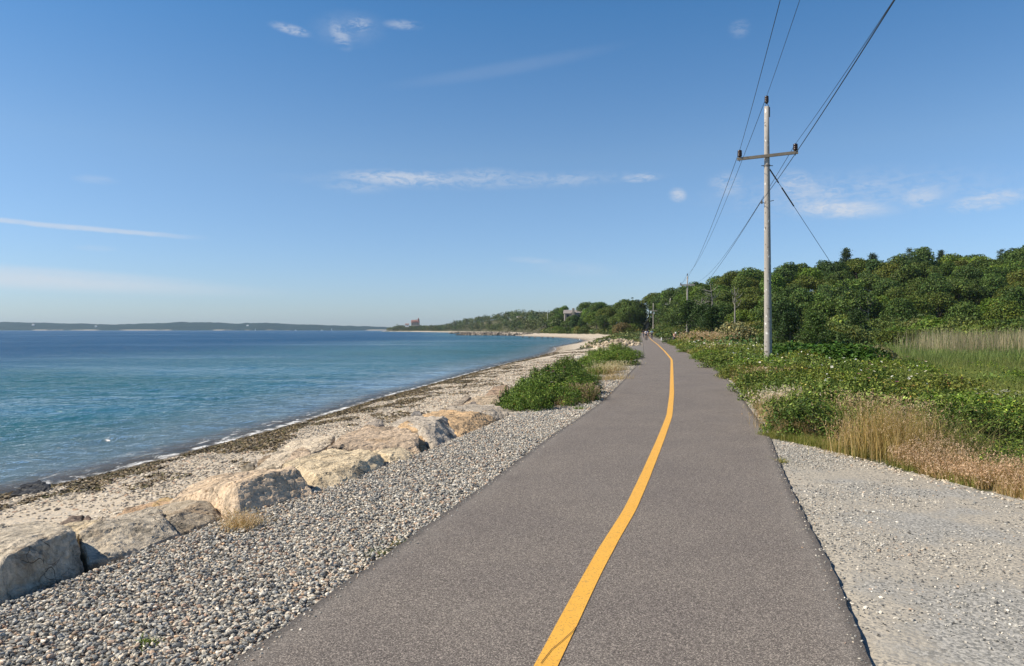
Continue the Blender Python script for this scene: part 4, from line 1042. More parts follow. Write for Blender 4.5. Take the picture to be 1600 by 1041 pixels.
names = ['right end near the path edge', 'front centre', 'left slope above the sand', 'middle of the crest', 'left of the crest', 'lowest left tip', 'behind the right end', 'short one in front by the dry grass', 'lone sprig between the two thickets', 'back left', 'farthest back', 'tiny one on the sand left of the others']
for (px, py, Y, s), nm in zip(LB2, names):
    px -= 20; s *= .80; x = (px - 800) * Y / F
    rose(random.choice([0, 3, 0]), x, Y, s, (1.0, 1.12, .85), 'rose bush in the second thicket left of the path, ' + nm, 'rose bushes of the second left thicket', s * (.95 if Y > 30 else .7))

def blades(X, Y, Z, H, wd, lean, col, seed):
    """curved blades, three sections each"""
    r = np.random.default_rng(seed); n = len(X)
    a = r.uniform(0, 2 * np.pi, n); la = r.uniform(0, 2 * np.pi, n); ll = np.abs(r.normal(0, lean, n)) * H
    k = 4; V = np.empty((n, k, 2, 3))
    for i in range(k):
        q = i / (k - 1); wv = wd * (1 - .88 * q ** 1.4)
        cx_ = X + np.cos(la) * ll * q * q; cy_ = Y + np.sin(la) * ll * q * q; cz_ = Z + H * q * (1 - .12 * q)
        for s_, sg in ((0, -1), (1, 1)):
            V[:, i, s_, 0] = cx_ + sg * np.cos(a) * wv; V[:, i, s_, 1] = cy_ + sg * np.sin(a) * wv; V[:, i, s_, 2] = cz_
    q = np.arange(k - 1) * 2
    Fc = (np.stack([q, q + 1, q + 3, q + 2], -1)[None] + (np.arange(n) * 2 * k)[:, None, None]).reshape(-1, 4)
    return V.reshape(-1, 3), Fc, np.repeat(col, 2 * k, 0)
def pick(pal, n, r, var=.2):
    pal = np.array(pal); return pal[r.integers(0, len(pal), n)] * np.exp(r.normal(0, var, (n, 1)))
STRAW = [(.46, .32, .16), (.54, .40, .23), (.36, .24, .12), (.56, .43, .27), (.32, .27, .10)]
def seedheads(X, Y, Z, r, size, pal):
    n = len(X); k = 4
    Pc = np.stack([X, Y, Z], -1)[:, None, :] + r.normal(0, 1, (n, k, 3)) * np.array([.3, .3, .9]) * size
    d = np.tile([0.6, 0, .4], (n * k, 1)); V, Fc = leaves(Pc.reshape(-1, 3), d, size * r.uniform(.4, .9, n * k), .45, .8)
    return V, Fc, np.repeat(np.repeat(pick(pal, n, r, .12), k, 0), 4, 0)
def join(parts):
    Vs, Fs, Cs = [], [], []; o = 0
    for V, Fc, C in parts: Vs.append(V); Fs.append(Fc + o); Cs.append(C); o += len(V)
    return np.concatenate(Vs), np.concatenate(Fs), np.concatenate(Cs)
def grass_obj(name, parts, label, cat='grass', kind='stuff', group=None):
    V, Fc, C = join(parts); me = mesh_np(name, V, Fc, col=C); me.materials.append(m_grass)
    return tag(link(name, me), label, cat, group, kind)
# dry fringe beside the right gravel
r = np.random.default_rng(61); n = 14000
Y = 5.6 + 3.2 * r.random(n) ** .85; X = apron_x(Y) + .04 + np.abs(r.normal(0, .34, n)) ** 1.0
keep = fbm(X * 2.2, Y * 2.2, 7) > .33; X, Y = X[keep], Y[keep]; n = len(X); Z = ground_z(X, Y)
H = r.uniform(.12, .34, n) * (1 + .2 * np.sin(Y * 3)) * np.clip(.55 + (X - apron_x(Y)) * 1.2, .5, 1.15)
A = blades(X, Y, Z, H, .0022 + 0 * X, .45, pick(STRAW, n, r), 1)
hi = r.random(n) < .5
B = seedheads(X[hi] + r.normal(0, .03, hi.sum()), Y[hi] + r.normal(0, .03, hi.sum()), Z[hi] + H[hi] * .92, r, .016, [(.56, .40, .27), (.48, .32, .21), (.62, .47, .34)])
grass_obj('dry_grass', [A, B], 'short straw coloured grass with fluffy heads along the right gravel', 'dry grass')
# green turf
n = 12000; Y = r.uniform(7.5, 11.3, n); X = apron_x(Y) + .02 + np.abs(r.normal(0, .28, n)); keep = (fbm(X * 2, Y * 2, 17) > .42) | (Y > 9.3); X, Y = X[keep], Y[keep]; n = len(X)
H = r.uniform(.05, .16, n)
grass_obj('green_grass', [blades(X, Y, ground_z(X, Y), H, .002 + 0 * X, .6, pick([(.17, .20, .04), (.22, .23, .05), (.13, .17, .035), (.33, .28, .11)], n, r), 2)], 'low yellow-green grass where the right gravel meets the bushes')
# verge grass along the right edge of the path and among the bushes
n = 30000; Y = 11 + 85 * r.random(n) ** 1.6; X = xR(Y) + .12 + np.abs(r.normal(0, .4, n)) * (1 + Y / 60)
keep = fbm(X * .8, Y * .5, 27) > .40; X, Y = X[keep], Y[keep]; n = len(X); H = r.uniform(.08, .34, n)
warm = fbm(X * .5, Y * .3, 28)[:, None] > .52
C = np.where(warm, pick(STRAW, n, r), pick([(.20, .22, .05), (.14, .19, .04), (.30, .27, .09)], n, r))
grass_obj('verge_grass', [blades(X, Y, ground_z(X, Y), H, .0022 + .00014 * Y, .5, C, 3)], 'mixed dry and green grass hugging the right edge of the path')

# clumps: each a thing
def clump(name, x, y, n, rad, h, pal, label, heads=None, lean=.35, wd=.0026, group='dry grass clumps among the bushes', cat='grass clump', dz=0, hs=.016):
    r = np.random.default_rng(int(abs(x * 97 + y * 31)) + 3); z = gz(x, y)
    X = r.normal(0, rad * .5, n); Y = r.normal(0, rad * .5, n); H = h * r.uniform(.45, 1.1, n)
    V, Fc, C = blades(X, Y, 0 * X, H, wd + 0 * X, lean, pick(pal, n, r), 5)
    root = empty(name, (x, y, z + dz)); tag(root, label, cat, group)
    me = mesh_np('blades', V, Fc, col=C); me.materials.append(m_grass); link('blades', me, None, root)
    if heads:
        hi = r.random(n) < .6; la = r.uniform(0, 6.28, hi.sum())
        V, Fc, C = seedheads(X[hi] * 1.25, Y[hi] * 1.25, H[hi] * .92, r, hs, heads)
        me = mesh_np('seed_heads', V, Fc, col=C); me.materials.append(m_grass); link('seed_heads', me, None, root)
    return root
GOLD = [(.46, .32, .12), (.54, .39, .17), (.36, .25, .09), (.30, .26, .09), (.60, .45, .24)]
HEADS = [(.56, .41, .26), (.62, .47, .32), (.48, .32, .20)]
clump('tall_grass', 4.72, 9.5, 1100, .40, .78, GOLD, 'tallest golden grass clump at the corner of the right hedge', HEADS, .30, hs=.014)
clump('tall_grass', 4.95, 9.1, 1000, .38, .74, GOLD, 'tall golden grass clump right of the tallest one', HEADS, .34, hs=.014)
clump('tall_grass', 4.46, 9.75, 260, .22, .40, GOLD, 'shorter golden grass clump left of the tallest one', HEADS, .4)
clump('tall_grass', 5.4, 8.9, 420, .45, .62, [(.28, .24, .09), (.34, .28, .12), (.20, .20, .06)], 'dull olive grass clump between golden grass and dark bush', None, .55)
clump('dry_grass_clump', 4.3, 12.0, 480, .30, .34, STRAW, 'pale fluffy grass clump where path and gravel meet', HEADS, .4, hs=.02)
clump('dry_grass_clump', 5.0, 13.6, 900, .42, .48, STRAW, 'whitish pink fluffy grass clump leaning over the path edge', [(.74, .60, .48), (.78, .66, .56)], .4, hs=.024)
clump('dry_grass_clump', 5.4, 14.4, 600, .40, .52, STRAW, 'whitish fluffy grass clump just behind the one leaning over the path', [(.74, .62, .5)], .4, hs=.024)
clump('dry_grass_clump', 5.75, 12.6, 220, .4, .6, STRAW, 'pale grass clump inside the right hedge near the pink blooms', HEADS, .4, hs=.022)
clump('dry_grass_clump', 7.7, 22, 700, .6, .5, STRAW, 'low straw patch by the path edge in front of the utility pole', HEADS, .5, .004, hs=.03)
clump('dry_grass_clump', 13.2, 46, 600, .9, .6, STRAW, 'light straw patch on the right verge beyond the utility pole', [(.62, .50, .34)], .5, .008, hs=.05)
clump('dry_grass_clump', 15.2, 55, 600, 1.0, .6, STRAW, 'bright straw patch farther along the right verge', [(.62, .50, .34)], .5, .009, hs=.055)
clump('dry_grass_clump', 18.7, 70, 900, 1.8, 1.3, GOLD, 'golden brown grass mound beside the person in the white cap', HEADS, .5, .012, hs=.1)
clump('dry_grass_clump', 20.0, 78, 800, 1.8, 1.4, GOLD, 'golden brown grass mound behind the person in the white cap', HEADS, .5, .012, hs=.1)
clump('dry_grass_clump', 1.6, 16.9, 900, .36, .42, [(.40, .27, .17), (.50, .36, .24), (.30, .20, .12)], 'reddish tan dead grass at the right end of the left thicket', [(.55, .40, .28)], .5, .0035, 'dry grass clumps left of the path', hs=.02)
clump('dry_grass_clump', 1.15, 16.2, 500, .4, .25, [(.40, .28, .17), (.46, .33, .2)], 'flattened brown grass at the foot of the left thicket', None, .8, .0035, 'dry grass clumps left of the path')
clump('dry_grass_clump', 3.5, 27.5, 700, .6, .38, STRAW, 'pale grass in front of the second left thicket', [(.6, .52, .34)], .5, .005, 'dry grass clumps left of the path', hs=.03)
clump('dry_grass_clump', 4.1, 30, 700, .6, .4, STRAW, 'pale grass beside the path edge by the second left thicket', [(.6, .52, .34)], .5, .005, 'dry grass clumps left of the path', hs=.03)
clump('dry_grass_clump', 3.3, 24.2, 400, .6, .28, [(.5, .36, .2), (.4, .3, .14)], 'rusty straw tuft between the two left thickets', None, .6, .004, 'dry grass clumps left of the path')
x, y = P(376, 828, -.1)
clump('weed_tuft', x, y, 420, .16, .14, [(.55, .40, .24), (.62, .48, .3), (.42, .3, .17)], 'tan dry weed tuft on the gravel below the boulders', [(.62, .47, .33)], .9, .0022, None, 'weed', hs=.012)
x, y = P(228, 1018, -.08); clump('weed', x, y, 60, .06, .05, [(.16, .22, .05), (.22, .28, .07)], 'tiny green weed in the gravel at the bottom left', None, 1.1, .006, None, 'weed')
x, y = P(588, 868, -.03); clump('weed', x, y, 90, .10, .05, [(.16, .2, .05), (.24, .24, .07)], 'small green weed at the left edge of the path', None, 1.0, .004, None, 'weed')
x, y = P(622, 852, -.03); clump('weed', x, y, 60, .08, .05, [(.13, .17, .05), (.3, .24, .1)], 'second small weed just farther along the left path edge', None, 1.0, .004, None, 'weed')
x, y = P(1222, 724, -.03); clump('weed', x, y, 80, .09, .07, [(.22, .24, .06), (.3, .26, .1)], 'small yellow-green weed at the right edge of the path', None, .9, .004, None, 'weed')
x, y = P(905, 640, -.03); clump('weed', x, y, 100, .12, .1, [(.13, .2, .04), (.2, .26, .06)], 'green weed on the gravel in front of the left thicket', None, .8, .006, None, 'weed')
# white daisies at the right edge
rt = empty('daisy_patch', (9.5, 14.2, gz(9.5, 14.2))); tag(rt, 'cluster of white flowers by the sandy gap at the right edge', 'flowers')
b = MB(); b2 = MB()
for i in range(46):
    x, y = random.gauss(0, .22), random.gauss(0, .22); h = random.uniform(.40, .55)
    b.tube([(x, y, 0), (x + .02, y, h)], .003, 4)
    for p in range(6):
        a = p * 1.05; u = Vector((math.cos(a), math.sin(a), .3)) * .026; s_ = Vector((-math.sin(a), math.cos(a), 0)) * .012
        c0 = Vector((x + .02, y, h)); b2.add([c0, c0 + u * .7 - s_, c0 + u, c0 + u * .7 + s_], [(0, 1, 2, 3)])
b.build('stalks', simple('green_stalk', (.10, .16, .04)), rt); b2.build('petals', m_wpetal, rt)

# marsh field on the right: green grass, then reeds
def marsh(n, seed, y0, y1, hlo, hhi, pal, wd, lean, name, label, thr=.3, front=3.4, pxmin=1300, pxmax=1680, far=None):
    r = np.random.default_rng(seed); Y = y0 + (y1 - y0) * r.random(n) ** .9; px = r.uniform(pxmin, pxmax, n); X = (px - 800) / F * Y
    keep = (fbm(X * .35, Y * .35, seed) > thr) & (X - xR(Y) > front) & (r.random(n) < np.clip((px + 90 * (fbm(X * .4, Y * .4, 5) - .5) - pxmin) / 110, 0, 1) ** 1.3)
    X, Y = X[keep], Y[keep]; n = len(X); H = r.uniform(hlo, hhi, n) * (.7 + .6 * fbm(X * .3, Y * .3, seed + 2))
    tone = (.6 + .8 * fbm(X * .45, Y * .45, seed + 4))[:, None]
    return grass_obj(name, [blades(X, Y, ground_z(X, Y), H, wd * Y / 40, lean, pick(pal, n, r) * tone, seed)], label, name.replace('_', ' '))
MG = [(.17, .22, .045), (.22, .26, .065), (.12, .17, .035), (.28, .28, .10)]
marsh(60000, 71, 11, 30, .35, .75, MG, .010, .35, 'marsh_grass', 'green marsh grass filling the low ground right of the hedge', .25, 4.6, 1330)
marsh(60000, 72, 28, 66, .5, 1.1, MG + [(.17, .20, .08)], .012, .3, 'tall_marsh_grass', 'taller green marsh grass in front of the reeds', .2, 9, 1240)
marsh(15000, 73, 48, 76, 1.3, 2.8, [(.36, .30, .19), (.44, .37, .25), (.28, .25, .14), (.40, .34, .24), (.18, .22, .08)], .012, .14, 'reeds', 'stand of pale dry reeds in front of the thicket', .46, 12, 1395)
marsh(26000, 74, 38, 70, .8, 1.5, [(.16, .22, .06), (.22, .27, .09), (.12, .17, .045)], .018, .18, 'green_reeds', 'grey-green reeds growing among the dry ones', .3, 12, 1340)
for px, Y, s, k, lab in [(1350, 20, 1.1, 2, 'dark round bush where hedge and marsh meet'), (1470, 17, 1.0, 2, 'dark low bush at the near edge of the marsh grass'), (1530, 20, 1.2, 3, 'flat bush in the near marsh grass towards the right'), (1420, 29, 1.3, 2, 'dark bush in the open marsh grass, mid field'), (1575, 44, 1.6, 2, 'dark bush just in front of the right end of the reeds'), (1460, 33, 1.2, 3, 'low spreading bush in the open marsh grass'), (1345, 40, 1.5, 2, 'dark bush left of the reeds behind the dead twiggy one'), (1372, 27, 1.2, 0, 'bright low bush on the marsh left of the reeds'), (1420, 40, 1.5, 3, 'flat bright bush just in front of the reeds'), (1385, 46, 1.6, 3, 'flat yellow-green bush at the left end of the reeds'), (1545, 33, 1.5, 0, 'green bush in the marsh grass near the right edge'), (1500, 38, 1.3, 2, 'dark bush in the marsh grass before the reeds'), (1440, 22, 1.2, 0, 'bushy plant at the near edge of the marsh'), (1590, 24, 1.3, 0, 'leafy bush in the marsh cut by the right edge')]:
    x = (px - 800) * Y / F; rose(k, x, Y, s, (1.1, 1.2, .8) if k != 2 else (.7, .8, .7), lab, None, s * .9, 0, 'marsh_bush')
def reg_field(r, n):
    Y = r.uniform(10, 62, n); px = r.uniform(1280, 1690, n); X = (px - 800) / F * Y
    ok = (X - xR(Y) > np.interp(Y, [10, 20, 40, 60], [3.6, 5.5, 8, 8])) & (fbm(X * .5, Y * .5, 88) > .44)
    return X[ok], Y[ok]
carpet('marsh_weeds', 62000, reg_field, lambda X, Y: .35 + .4 * fbm(X * .6, Y * .6, 68), lambda Y: .020 + Y * .0010, (.15, .205, .04), 'leafy green weeds spread through the marsh grass', 'weeds', 53, m_bush)
def reg_hedgefill(r, n):
    Y = 11.5 + 80 * r.random(n) ** 1.5; X = xR(Y) + .1 + r.random(n) ** 1.3 * np.interp(Y, [11, 25, 60], [5.5, 8.5, 9])
    return X, Y
carpet('hedge_weeds', 26000, reg_hedgefill, lambda X, Y: np.clip((X - xR(Y)) * .5, .1, .5) + .15, lambda Y: .020 + Y * .0009, (.17, .21, .045), 'small leafy weeds filling gaps between the rose bushes', 'weeds', 54, m_bush, .4)
# white and cream blossom specks over the hedge
def reg_bloom(n):
    r = np.random.default_rng(91); Y = 14 + 50 * r.random(n) ** 1.3; X = xR(Y) + .5 + r.random(n) * np.interp(Y, [14, 25, 60], [4, 7, 8])
    Z = ground_z(X, Y) + r.uniform(.55, .8, n); Pc = np.stack([X, Y, Z], -1)
    V, Fc = leaves(Pc, np.tile([0, -.3, 1.], (n, 1)), (.02 + Y * .0010) * r.uniform(.6, 1.2, n), .9, .4)
    return V, Fc, np.repeat(pick([(.80, .76, .66), (.78, .70, .50), (.82, .80, .76)], n, r, .05), 4, 0)
grass_obj('blossom', [reg_bloom(150)], 'white blossom scattered over the right hedge', 'blossom')

# ------------------------------------------------------------------ utility poles and wires
m_pole, t = mat('weathered_pole'); g = t.new('ShaderNodeTexCoord').outputs['Object']
n1 = t.noise(t.stretch(g, (14, 14, 0.8)), 1.0, 5, 0.6); n2 = t.noise(g, 9, 3)
c = t.mix(n1, (.30, .27, .235), (.50, .465, .42)); c = t.mix(t.smooth(n2, .62, .7), c, (.15, .125, .10))
c = t.mix(t.smooth(t.noise(t.stretch(g, (9, 9, 5)), 1.0, 2), .66, .70), c, (.75, .73, .68))
finish(t, principled(t, c, .85, t.bump(n1, .5, .02), .2))
m_arm = simple('crossarm_wood', (.22, .19, .15), .85, .2, 5, .4)
m_ins = simple('insulator_glaze', (.035, .018, .014), .25, .5)
m_iron = simple('galvanised_iron', (.16, .15, .14), .5, .5, 20, .2)
m_wire = simple('wire_black', (.025, .025, .028), .5, .3)
def lean_pt(b, lean, h): return (b[0] + lean[0] * h, b[1] + lean[1] * h, b[2] + h)
def utility_pole(base, H, lean, armdir, arm_z, label, detail=True, rad=.185, armlen=2.66):
    r = empty('utility_pole', base); tag(r, label, 'utility pole', 'utility poles along the path')
    b = MB(); n = 14 if detail else 8
    pts_ = [(lean[0] * z, lean[1] * z, z) for z in np.linspace(-1.2, H, 9)]
    b.tube(pts_, [rad * (1 - .42 * max(0, z[2]) / H) for z in pts_], n); b.build('pole', m_pole, r, True)
    up = Vector((0, 0, 1)); ad = Vector((armdir[0], armdir[1], armdir[2] if len(armdir) > 2 else 0)).normalized()
    c0 = Vector((lean[0] * arm_z, lean[1] * arm_z, arm_z)); off = ad.cross(up).normalized() * (rad * .85)
    q = ad.to_track_quat('X', 'Z').to_matrix()
    b = MB(); b.box(c0 + off, (armlen, .10 if detail else .2, .13 if base[1] < 100 else .26), q); b.build('crossarm', m_arm if base[1] < 100 else m_pole, r)
    tips = []
    for s_ in (-1, 1):
        p = c0 + off + ad * s_ * (armlen / 2 - .11)
        i = MB(); i.lathe(p, [(0, .07), (.05, .07), (.05, .10), (.10, .11), (.105, .18), (.085, .19), (.105, .20), (.105, .27), (.08, .28), (.10, .29), (.10, .38), (.05, .41), (0, .41)], 14)
        i.build('insulator', m_ins, r, True); tips.append(Vector(base) + p + Vector((0, 0, .40)))
        bt = MB(); bt.tube([p + Vector((0, 0, -.13)), p + Vector((0, 0, .08))], .016, 6); bt.build('bolt', m_iron, r)
    tp = Vector((lean[0] * H, lean[1] * H, H))
    i = MB(); i.lathe(tp + Vector((0, 0, .14)), [(0, 0), (.05, 0), (.05, .03), (.085, .05), (.095, .12), (.08, .13), (.095, .14), (.095, .22), (.08, .23), (.09, .24), (.09, .33), (.05, .36), (0, .36)], 14)
    i.build('insulator', m_ins, r, True); tips.append(Vector(base) + tp + Vector((0, 0, .48)))
    if detail:
        bt = MB(); bt.tube([tp + Vector((-.1, 0, -.15)), tp + Vector((-.02, 0, .16))], .014, 6); bt.tube([tp + Vector((.12, 0, -.35)), tp + Vector((.1, 0, .02)), tp + Vector((.02, 0, .16))], .014, 6)
        bt.box(tp + Vector((.13, 0, -.25)), (.04, .05, .45)); bt.build('top_bracket', m_iron, r)
        zc = arm_z - .42; cc = Vector((lean[0] * zc, lean[1] * zc, zc))
        bt = MB(); bt.lathe(cc, [(rad * .72, -.03), (rad * .80, -.03), (rad * .80, .03), (rad * .72, .03)], 14); bt.tube([cc - Vector((.26, 0, 0)), cc + Vector((.27, 0, 0))], .018, 6); bt.build('collar', m_iron, r)
        zc = 7.95; cc = Vector((lean[0] * zc, lean[1] * zc, zc))
        bt = MB(); bt.tube([cc - Vector((.30, 0, .06)), cc + Vector((.30, 0, .08))], .016, 6); bt.lathe(cc - Vector((.26, 0, 0)), [(.0, -.07), (.045, -.07), (.05, 0), (.045, .07), (0, .07)], 10); bt.build('side_bracket', m_iron, r)
        tag_ = MB(); tag_.box(cc + Vector((0, -rad * .82, -5.2)), (.07, .01, .1)); tag_.build('tag_plate', m_iron, r)
    return tips
B1 = (11.84, 34.0, -.45)
T1 = utility_pole(B1, 12.35, (-.0075, 0), (1, -.22, .07), 10.05, 'tall weathered near utility pole with one crossarm rising from the right hedge')
B2 = (32.6, 137.0, 1.0); z2 = CH + (HY - 432) / F * 137
T2 = utility_pole(B2, z2 - 1.0, (.004, 0), (1, -.1), z2 - 1.0 - 1.6, 'second utility pole, small, in front of the trees left of the near pole')
B3 = (46.1, 220, gz(46.1, 220) - .1); z3 = CH + (HY - 466) / F * 220
T3 = utility_pole(B3, z3 - B3[2], (.115, 0), (1, -.1, -.1), z3 - B3[2] - 1.9, 'leaning distant utility pole beside the path end', False, .2)
B4 = (49.7, 259, gz(49.7, 259)); z4 = CH + (HY - 474) / F * 259
T4 = utility_pole(B4, z4 - B4[2], (.0, 0), (1, -.1), z4 - B4[2] - 2.7, 'far utility pole with a pale double crossarm left of the leaning pole', False, .2)
B5 = (56.0, 279, gz(56, 279)); z5 = CH + (HY - 477) / F * 279
T5 = utility_pole(B5, z5 - B5[2], (.0, 0), (1, -.1), z5 - B5[2] - 1.0, 'faint thin utility pole among trees between two far poles', False, .14, 1.4)
def wire(a, b, sag, label, rad=.012, n=40, name='power_line', group='wires strung between the utility poles'):
    a, b = Vector(a), Vector(b); pts_ = []
    for i in range(n + 1):
        q = i / n; p = a.lerp(b, q); p.z -= sag * 4 * q * (1 - q); pts_.append(p)
    m_ = MB(); m_.tube(pts_, rad, 5); o = m_.build(name, m_wire); tag(o, label, 'wire', group)
    return o
E = [(-11.9, -60), (-12.6, -60), (-8.6, -60)]
side1 = Vector((B1[0] - .36, B1[1], B1[2] + 7.95)); side2 = Vector((32.3, 137, 7.6))
near = [(T1[0], (-13.2, -58, 11.2), 1.9, 'left crossarm wire running overhead from the near pole', .009), (T1[2], (-11.8, -58, 13.9), 1.9, 'wire from the top of the near pole running overhead', .009),
        (T1[1], (-10.0, -58, 11.2), 1.9, 'right crossarm wire running overhead from the near pole', .009), (side1, (-11.6, -58, 9.3), 1.9, 'lowest thick wire running overhead from the side of the near pole', .011)]
for a, b, s, lab, rd in near: wire(a, b, s, lab, rd, 60)
for k, nm in ((0, 'left crossarm'), (1, 'right crossarm'), (2, 'pole top')):
    wire(T1[k], T2[k], 1.5, f'{nm} wire between the near and second utility poles', .012)
    wire(T2[k], T3[k], 1.0, f'{nm} wire between the second and the leaning utility poles', .018, 24)
    wire(T3[k], T4[k], .5, f'{nm} wire between the leaning and the far utility poles', .018, 12)
wire(side1, side2, 1.2, 'low wire from the side of the near pole to the second pole', .012)
gy0 = Vector((B1[0] + .0, B1[1], B1[2] + 9.55)); gy1 = Vector((20.3, 38.0, -.8))
gr = empty('guy_wire', gy0); tag(gr, 'slanting stay wire from the near pole down to the trees on the right', 'guy wire')
g_ = MB(); g_.tube([(0, 0, 0), tuple(gy1 - gy0)], .011, 5); g_.build('cable', m_wire, gr)
g_ = MB(); d_ = (gy1 - gy0).normalized(); g_.tube([tuple(d_ * .1), tuple(d_ * .9)], .032, 7); g_.tube([tuple(d_ * 1.2), tuple(d_ * 2.3)], .032, 7); g_.build('strain_insulator', m_ins, gr)

# ------------------------------------------------------------------ far shore, headland buildings, jetties
m_far, t = mat('far_hills'); g = t.new('ShaderNodeNewGeometry').outputs['Position']
c = t.mix(t.smooth(t.noise(g, .02, 5), .35, .65), (.012, .038, .040), (.022, .050, .044))
zz = t.new('ShaderNodeSeparateXYZ', {0: g}).outputs[2]
c = t.mix(t.math('MULTIPLY', t.smooth(zz, 5.0, 2.5), t.smooth(t.noise(t.stretch(g, (.004, .004, 0)), 1.0, 3), .47, .56)), c, (.40, .36, .30))
finish(t, principled(t, c, .95, None, .1))
FS = np.array([(-1200, 500), (-300, 501), (0, 504), (60, 506), (130, 507), (190, 505), (240, 503.5), (300, 504), (340, 506), (350, 504.5), (400, 505), (420, 506), (470, 508), (520, 509.5), (560, 510), (600, 512), (640, 513.5), (700, 514.5)])
fy = 4200.0
fx = np.linspace(-8200, -250, 900); pxs = 800 + F * fx / fy
top = (HY - np.interp(pxs, FS[:, 0], FS[:, 1])) / F * (fy + 350) + CH
prof = [(0, 0.0), (12, .03), (30, .22), (90, .45), (200, .75), (350, 1.0), (600, .9), (900, .5)]
V = []
for j, (dy, q) in enumerate(prof):
    nn = (fbm(fx * .02, fx * 0 + j * 3.1, 15) - .5) * 9 + (fbm(fx * .006, fx * 0 + j, 16) - .5) * 6
    zz_ = WZ - .5 + (top - WZ) * q + nn * min(1, q * 2.2)
    V.append(np.stack([fx, fx * 0 + fy + dy + 60 * (fbm(fx * .002, fx * 0, 18) - .5), np.maximum(zz_, WZ - .5 + j * .05)], -1))
V = np.array(V).reshape(-1, 3); nx = len(fx); i = np.arange(nx - 1)[None, :] + np.arange(len(prof) - 1)[:, None] * nx
link('far_hills', mesh_np('far_hills', V, np.stack([i, i + 1, i + 1 + nx, i + nx], -1).reshape(-1, 4), smooth=False), m_far)['kind'] = 'structure'

m_wall = simple('pale_wall', (.62, .58, .52), .8); m_redroof = simple('red_roof', (.30, .17, .14), .8); m_groof = simple('grey_shingle', (.30, .27, .25), .85); m_gwall = simple('grey_wall', (.24, .21, .18), .85)
m_glass = simple('dark_glass', (.03, .035, .04), .15, .5); m_white = simple('white_paint', (.80, .80, .78), .5); m_stonewall = simple('buff_stone', (.42, .36, .28), .85)
def gable(b, c, w, d, h):
    x, y, z = c
    b.add([(x - w / 2, y - d / 2, z), (x + w / 2, y - d / 2, z), (x + w / 2, y + d / 2, z), (x - w / 2, y + d / 2, z), (x - w / 2, y, z + h), (x + w / 2, y, z + h)],
          [(0, 1, 5, 4), (2, 3, 4, 5), (0, 4, 3), (1, 2, 5), (0, 3, 2, 1)])
def windows(parent, c, w, n, zs, y, s=(1.1, 1.5)):
    for z in zs:
        for i in range(n):
            b = MB(); b.box((c - w / 2 + w * (i + .5) / n, y, z), (s[0], .12, s[1])); b.build('window', m_glass, parent)
def house(name, px, py, Y, w, d, h, roof_h, wallm, roofm, label, nwin, floors, rz=0, chim=True):
    x = (px - 800) * Y / F; z = CH + (HY - py) / F * Y
    r = empty(name, (x, Y, z), rz); tag(r, label, 'house')
    b = MB(); b.box((0, 0, h / 2 - 1), (w, d, h + 2)); b.build('wall', wallm, r)
    b = MB(); gable(b, (0, 0, h + .02), w + .8, d + .8, roof_h); rf = b.build('roof', roofm, r)
    if chim: b = MB(); b.box((w * .12, -.4, h + roof_h * .8), (1.1, 1.1, roof_h * .9)); b.build('chimney', m_stonewall, rf)
    windows(r, 0, w * .9, nwin, [h * (k + .55) / floors for k in range(floors)], -d / 2 - .05)
    return r
def on_hill(px, py):
    f = float(front_of(px)); best = None
    for Yq in np.arange(f + 2, f + 130, 2.0):
        zq = CH + (HY - py) / F * Yq; d = abs(gz((px - 800) / F * Yq, Yq) - zq)
        if best is None or d < best[0]: best = (d, Yq)
    return float(best[1])
# grey gabled house on the hill
Yh = 420; hr = house('hill_house', 895.5, 508.5, 413, 9.8, 7, 6.6, 2.0, m_gwall, m_groof, 'grey shingled house with a broad roof and stone chimney above the bay', 4, 2, chim=False)
b = MB(); b.box((-.2, -3.9, 5.0), (1.3, 1.0, 9.0)); b.build('chimney', m_stonewall, hr)
b = MB(); b.box((0, -3.7, 3.0), (4.6, .5, 6.2)); b.add([(-2.6, -4.0, 6.1), (2.6, -4.0, 6.1), (0, -4.0, 7.9), (-2.6, -3.2, 6.1), (2.6, -3.2, 6.1), (0, -3.2, 7.9)], [(0, 1, 2), (5, 4, 3), (0, 2, 5, 3), (1, 4, 5, 2)]); b.build('gable', m_gwall, hr)
# castle-like house
Yc = 1440; cr_ = house('castle_house', 649, 508.0, Yc, 15, 12, 4.8, 5.2, m_stonewall, m_redroof, 'tall stone castle house with a red roof and tower on the headland', 4, 2)
b = MB(); b.lathe((6.2, -2, -2), [(1.7, 0), (1.7, 12.6), (2.0, 12.6), (2.0, 13.0), (0, 16.5)], 12); b.build('tower', m_redroof, cr_)
for q in (-4.2, 0, 3.4):
    b = MB(); b.box((q, -5.4, 6.6), (1.6, 1.6, 1.5)); gable(b, (q, -5.4, 7.36), 2, 2, .9); b.build('dormer', m_redroof, cr_)
house('white_cottage', 636, 509.6, 1450, 7, 5, 3.0, 1.8, m_white, m_redroof, 'little white cottage with a red roof left of the castle house', 2, 1, chim=False)
house('hidden_house', 802, 504.0, on_hill(802, 504), 7, 7, 1.8, 2.0, m_wall, m_groof, 'pale house half buried in the trees across the bay', 3, 1)
house('hidden_house', 812, 501.5, on_hill(812, 501.5), 6, 6, 3.0, 2.0, m_wall, m_groof, 'narrow pale house behind the one half buried in trees', 2, 1)
b = MB(); b.tube([(0, 0, -4), (0, 0, 7.4)], [.14, .08], 8); b.lathe((0, 0, 7.4), [(0, 0), (.12, .06), (.12, .14), (0, .2)], 8)
o = b.build('flagpole', m_white); Y = 520; o.location = ((855.5 - 800) * Y / F, Y, CH + (HY - 503) / F * Y); tag(o, 'white flagpole among the trees left of the grey gabled house', 'flagpole')
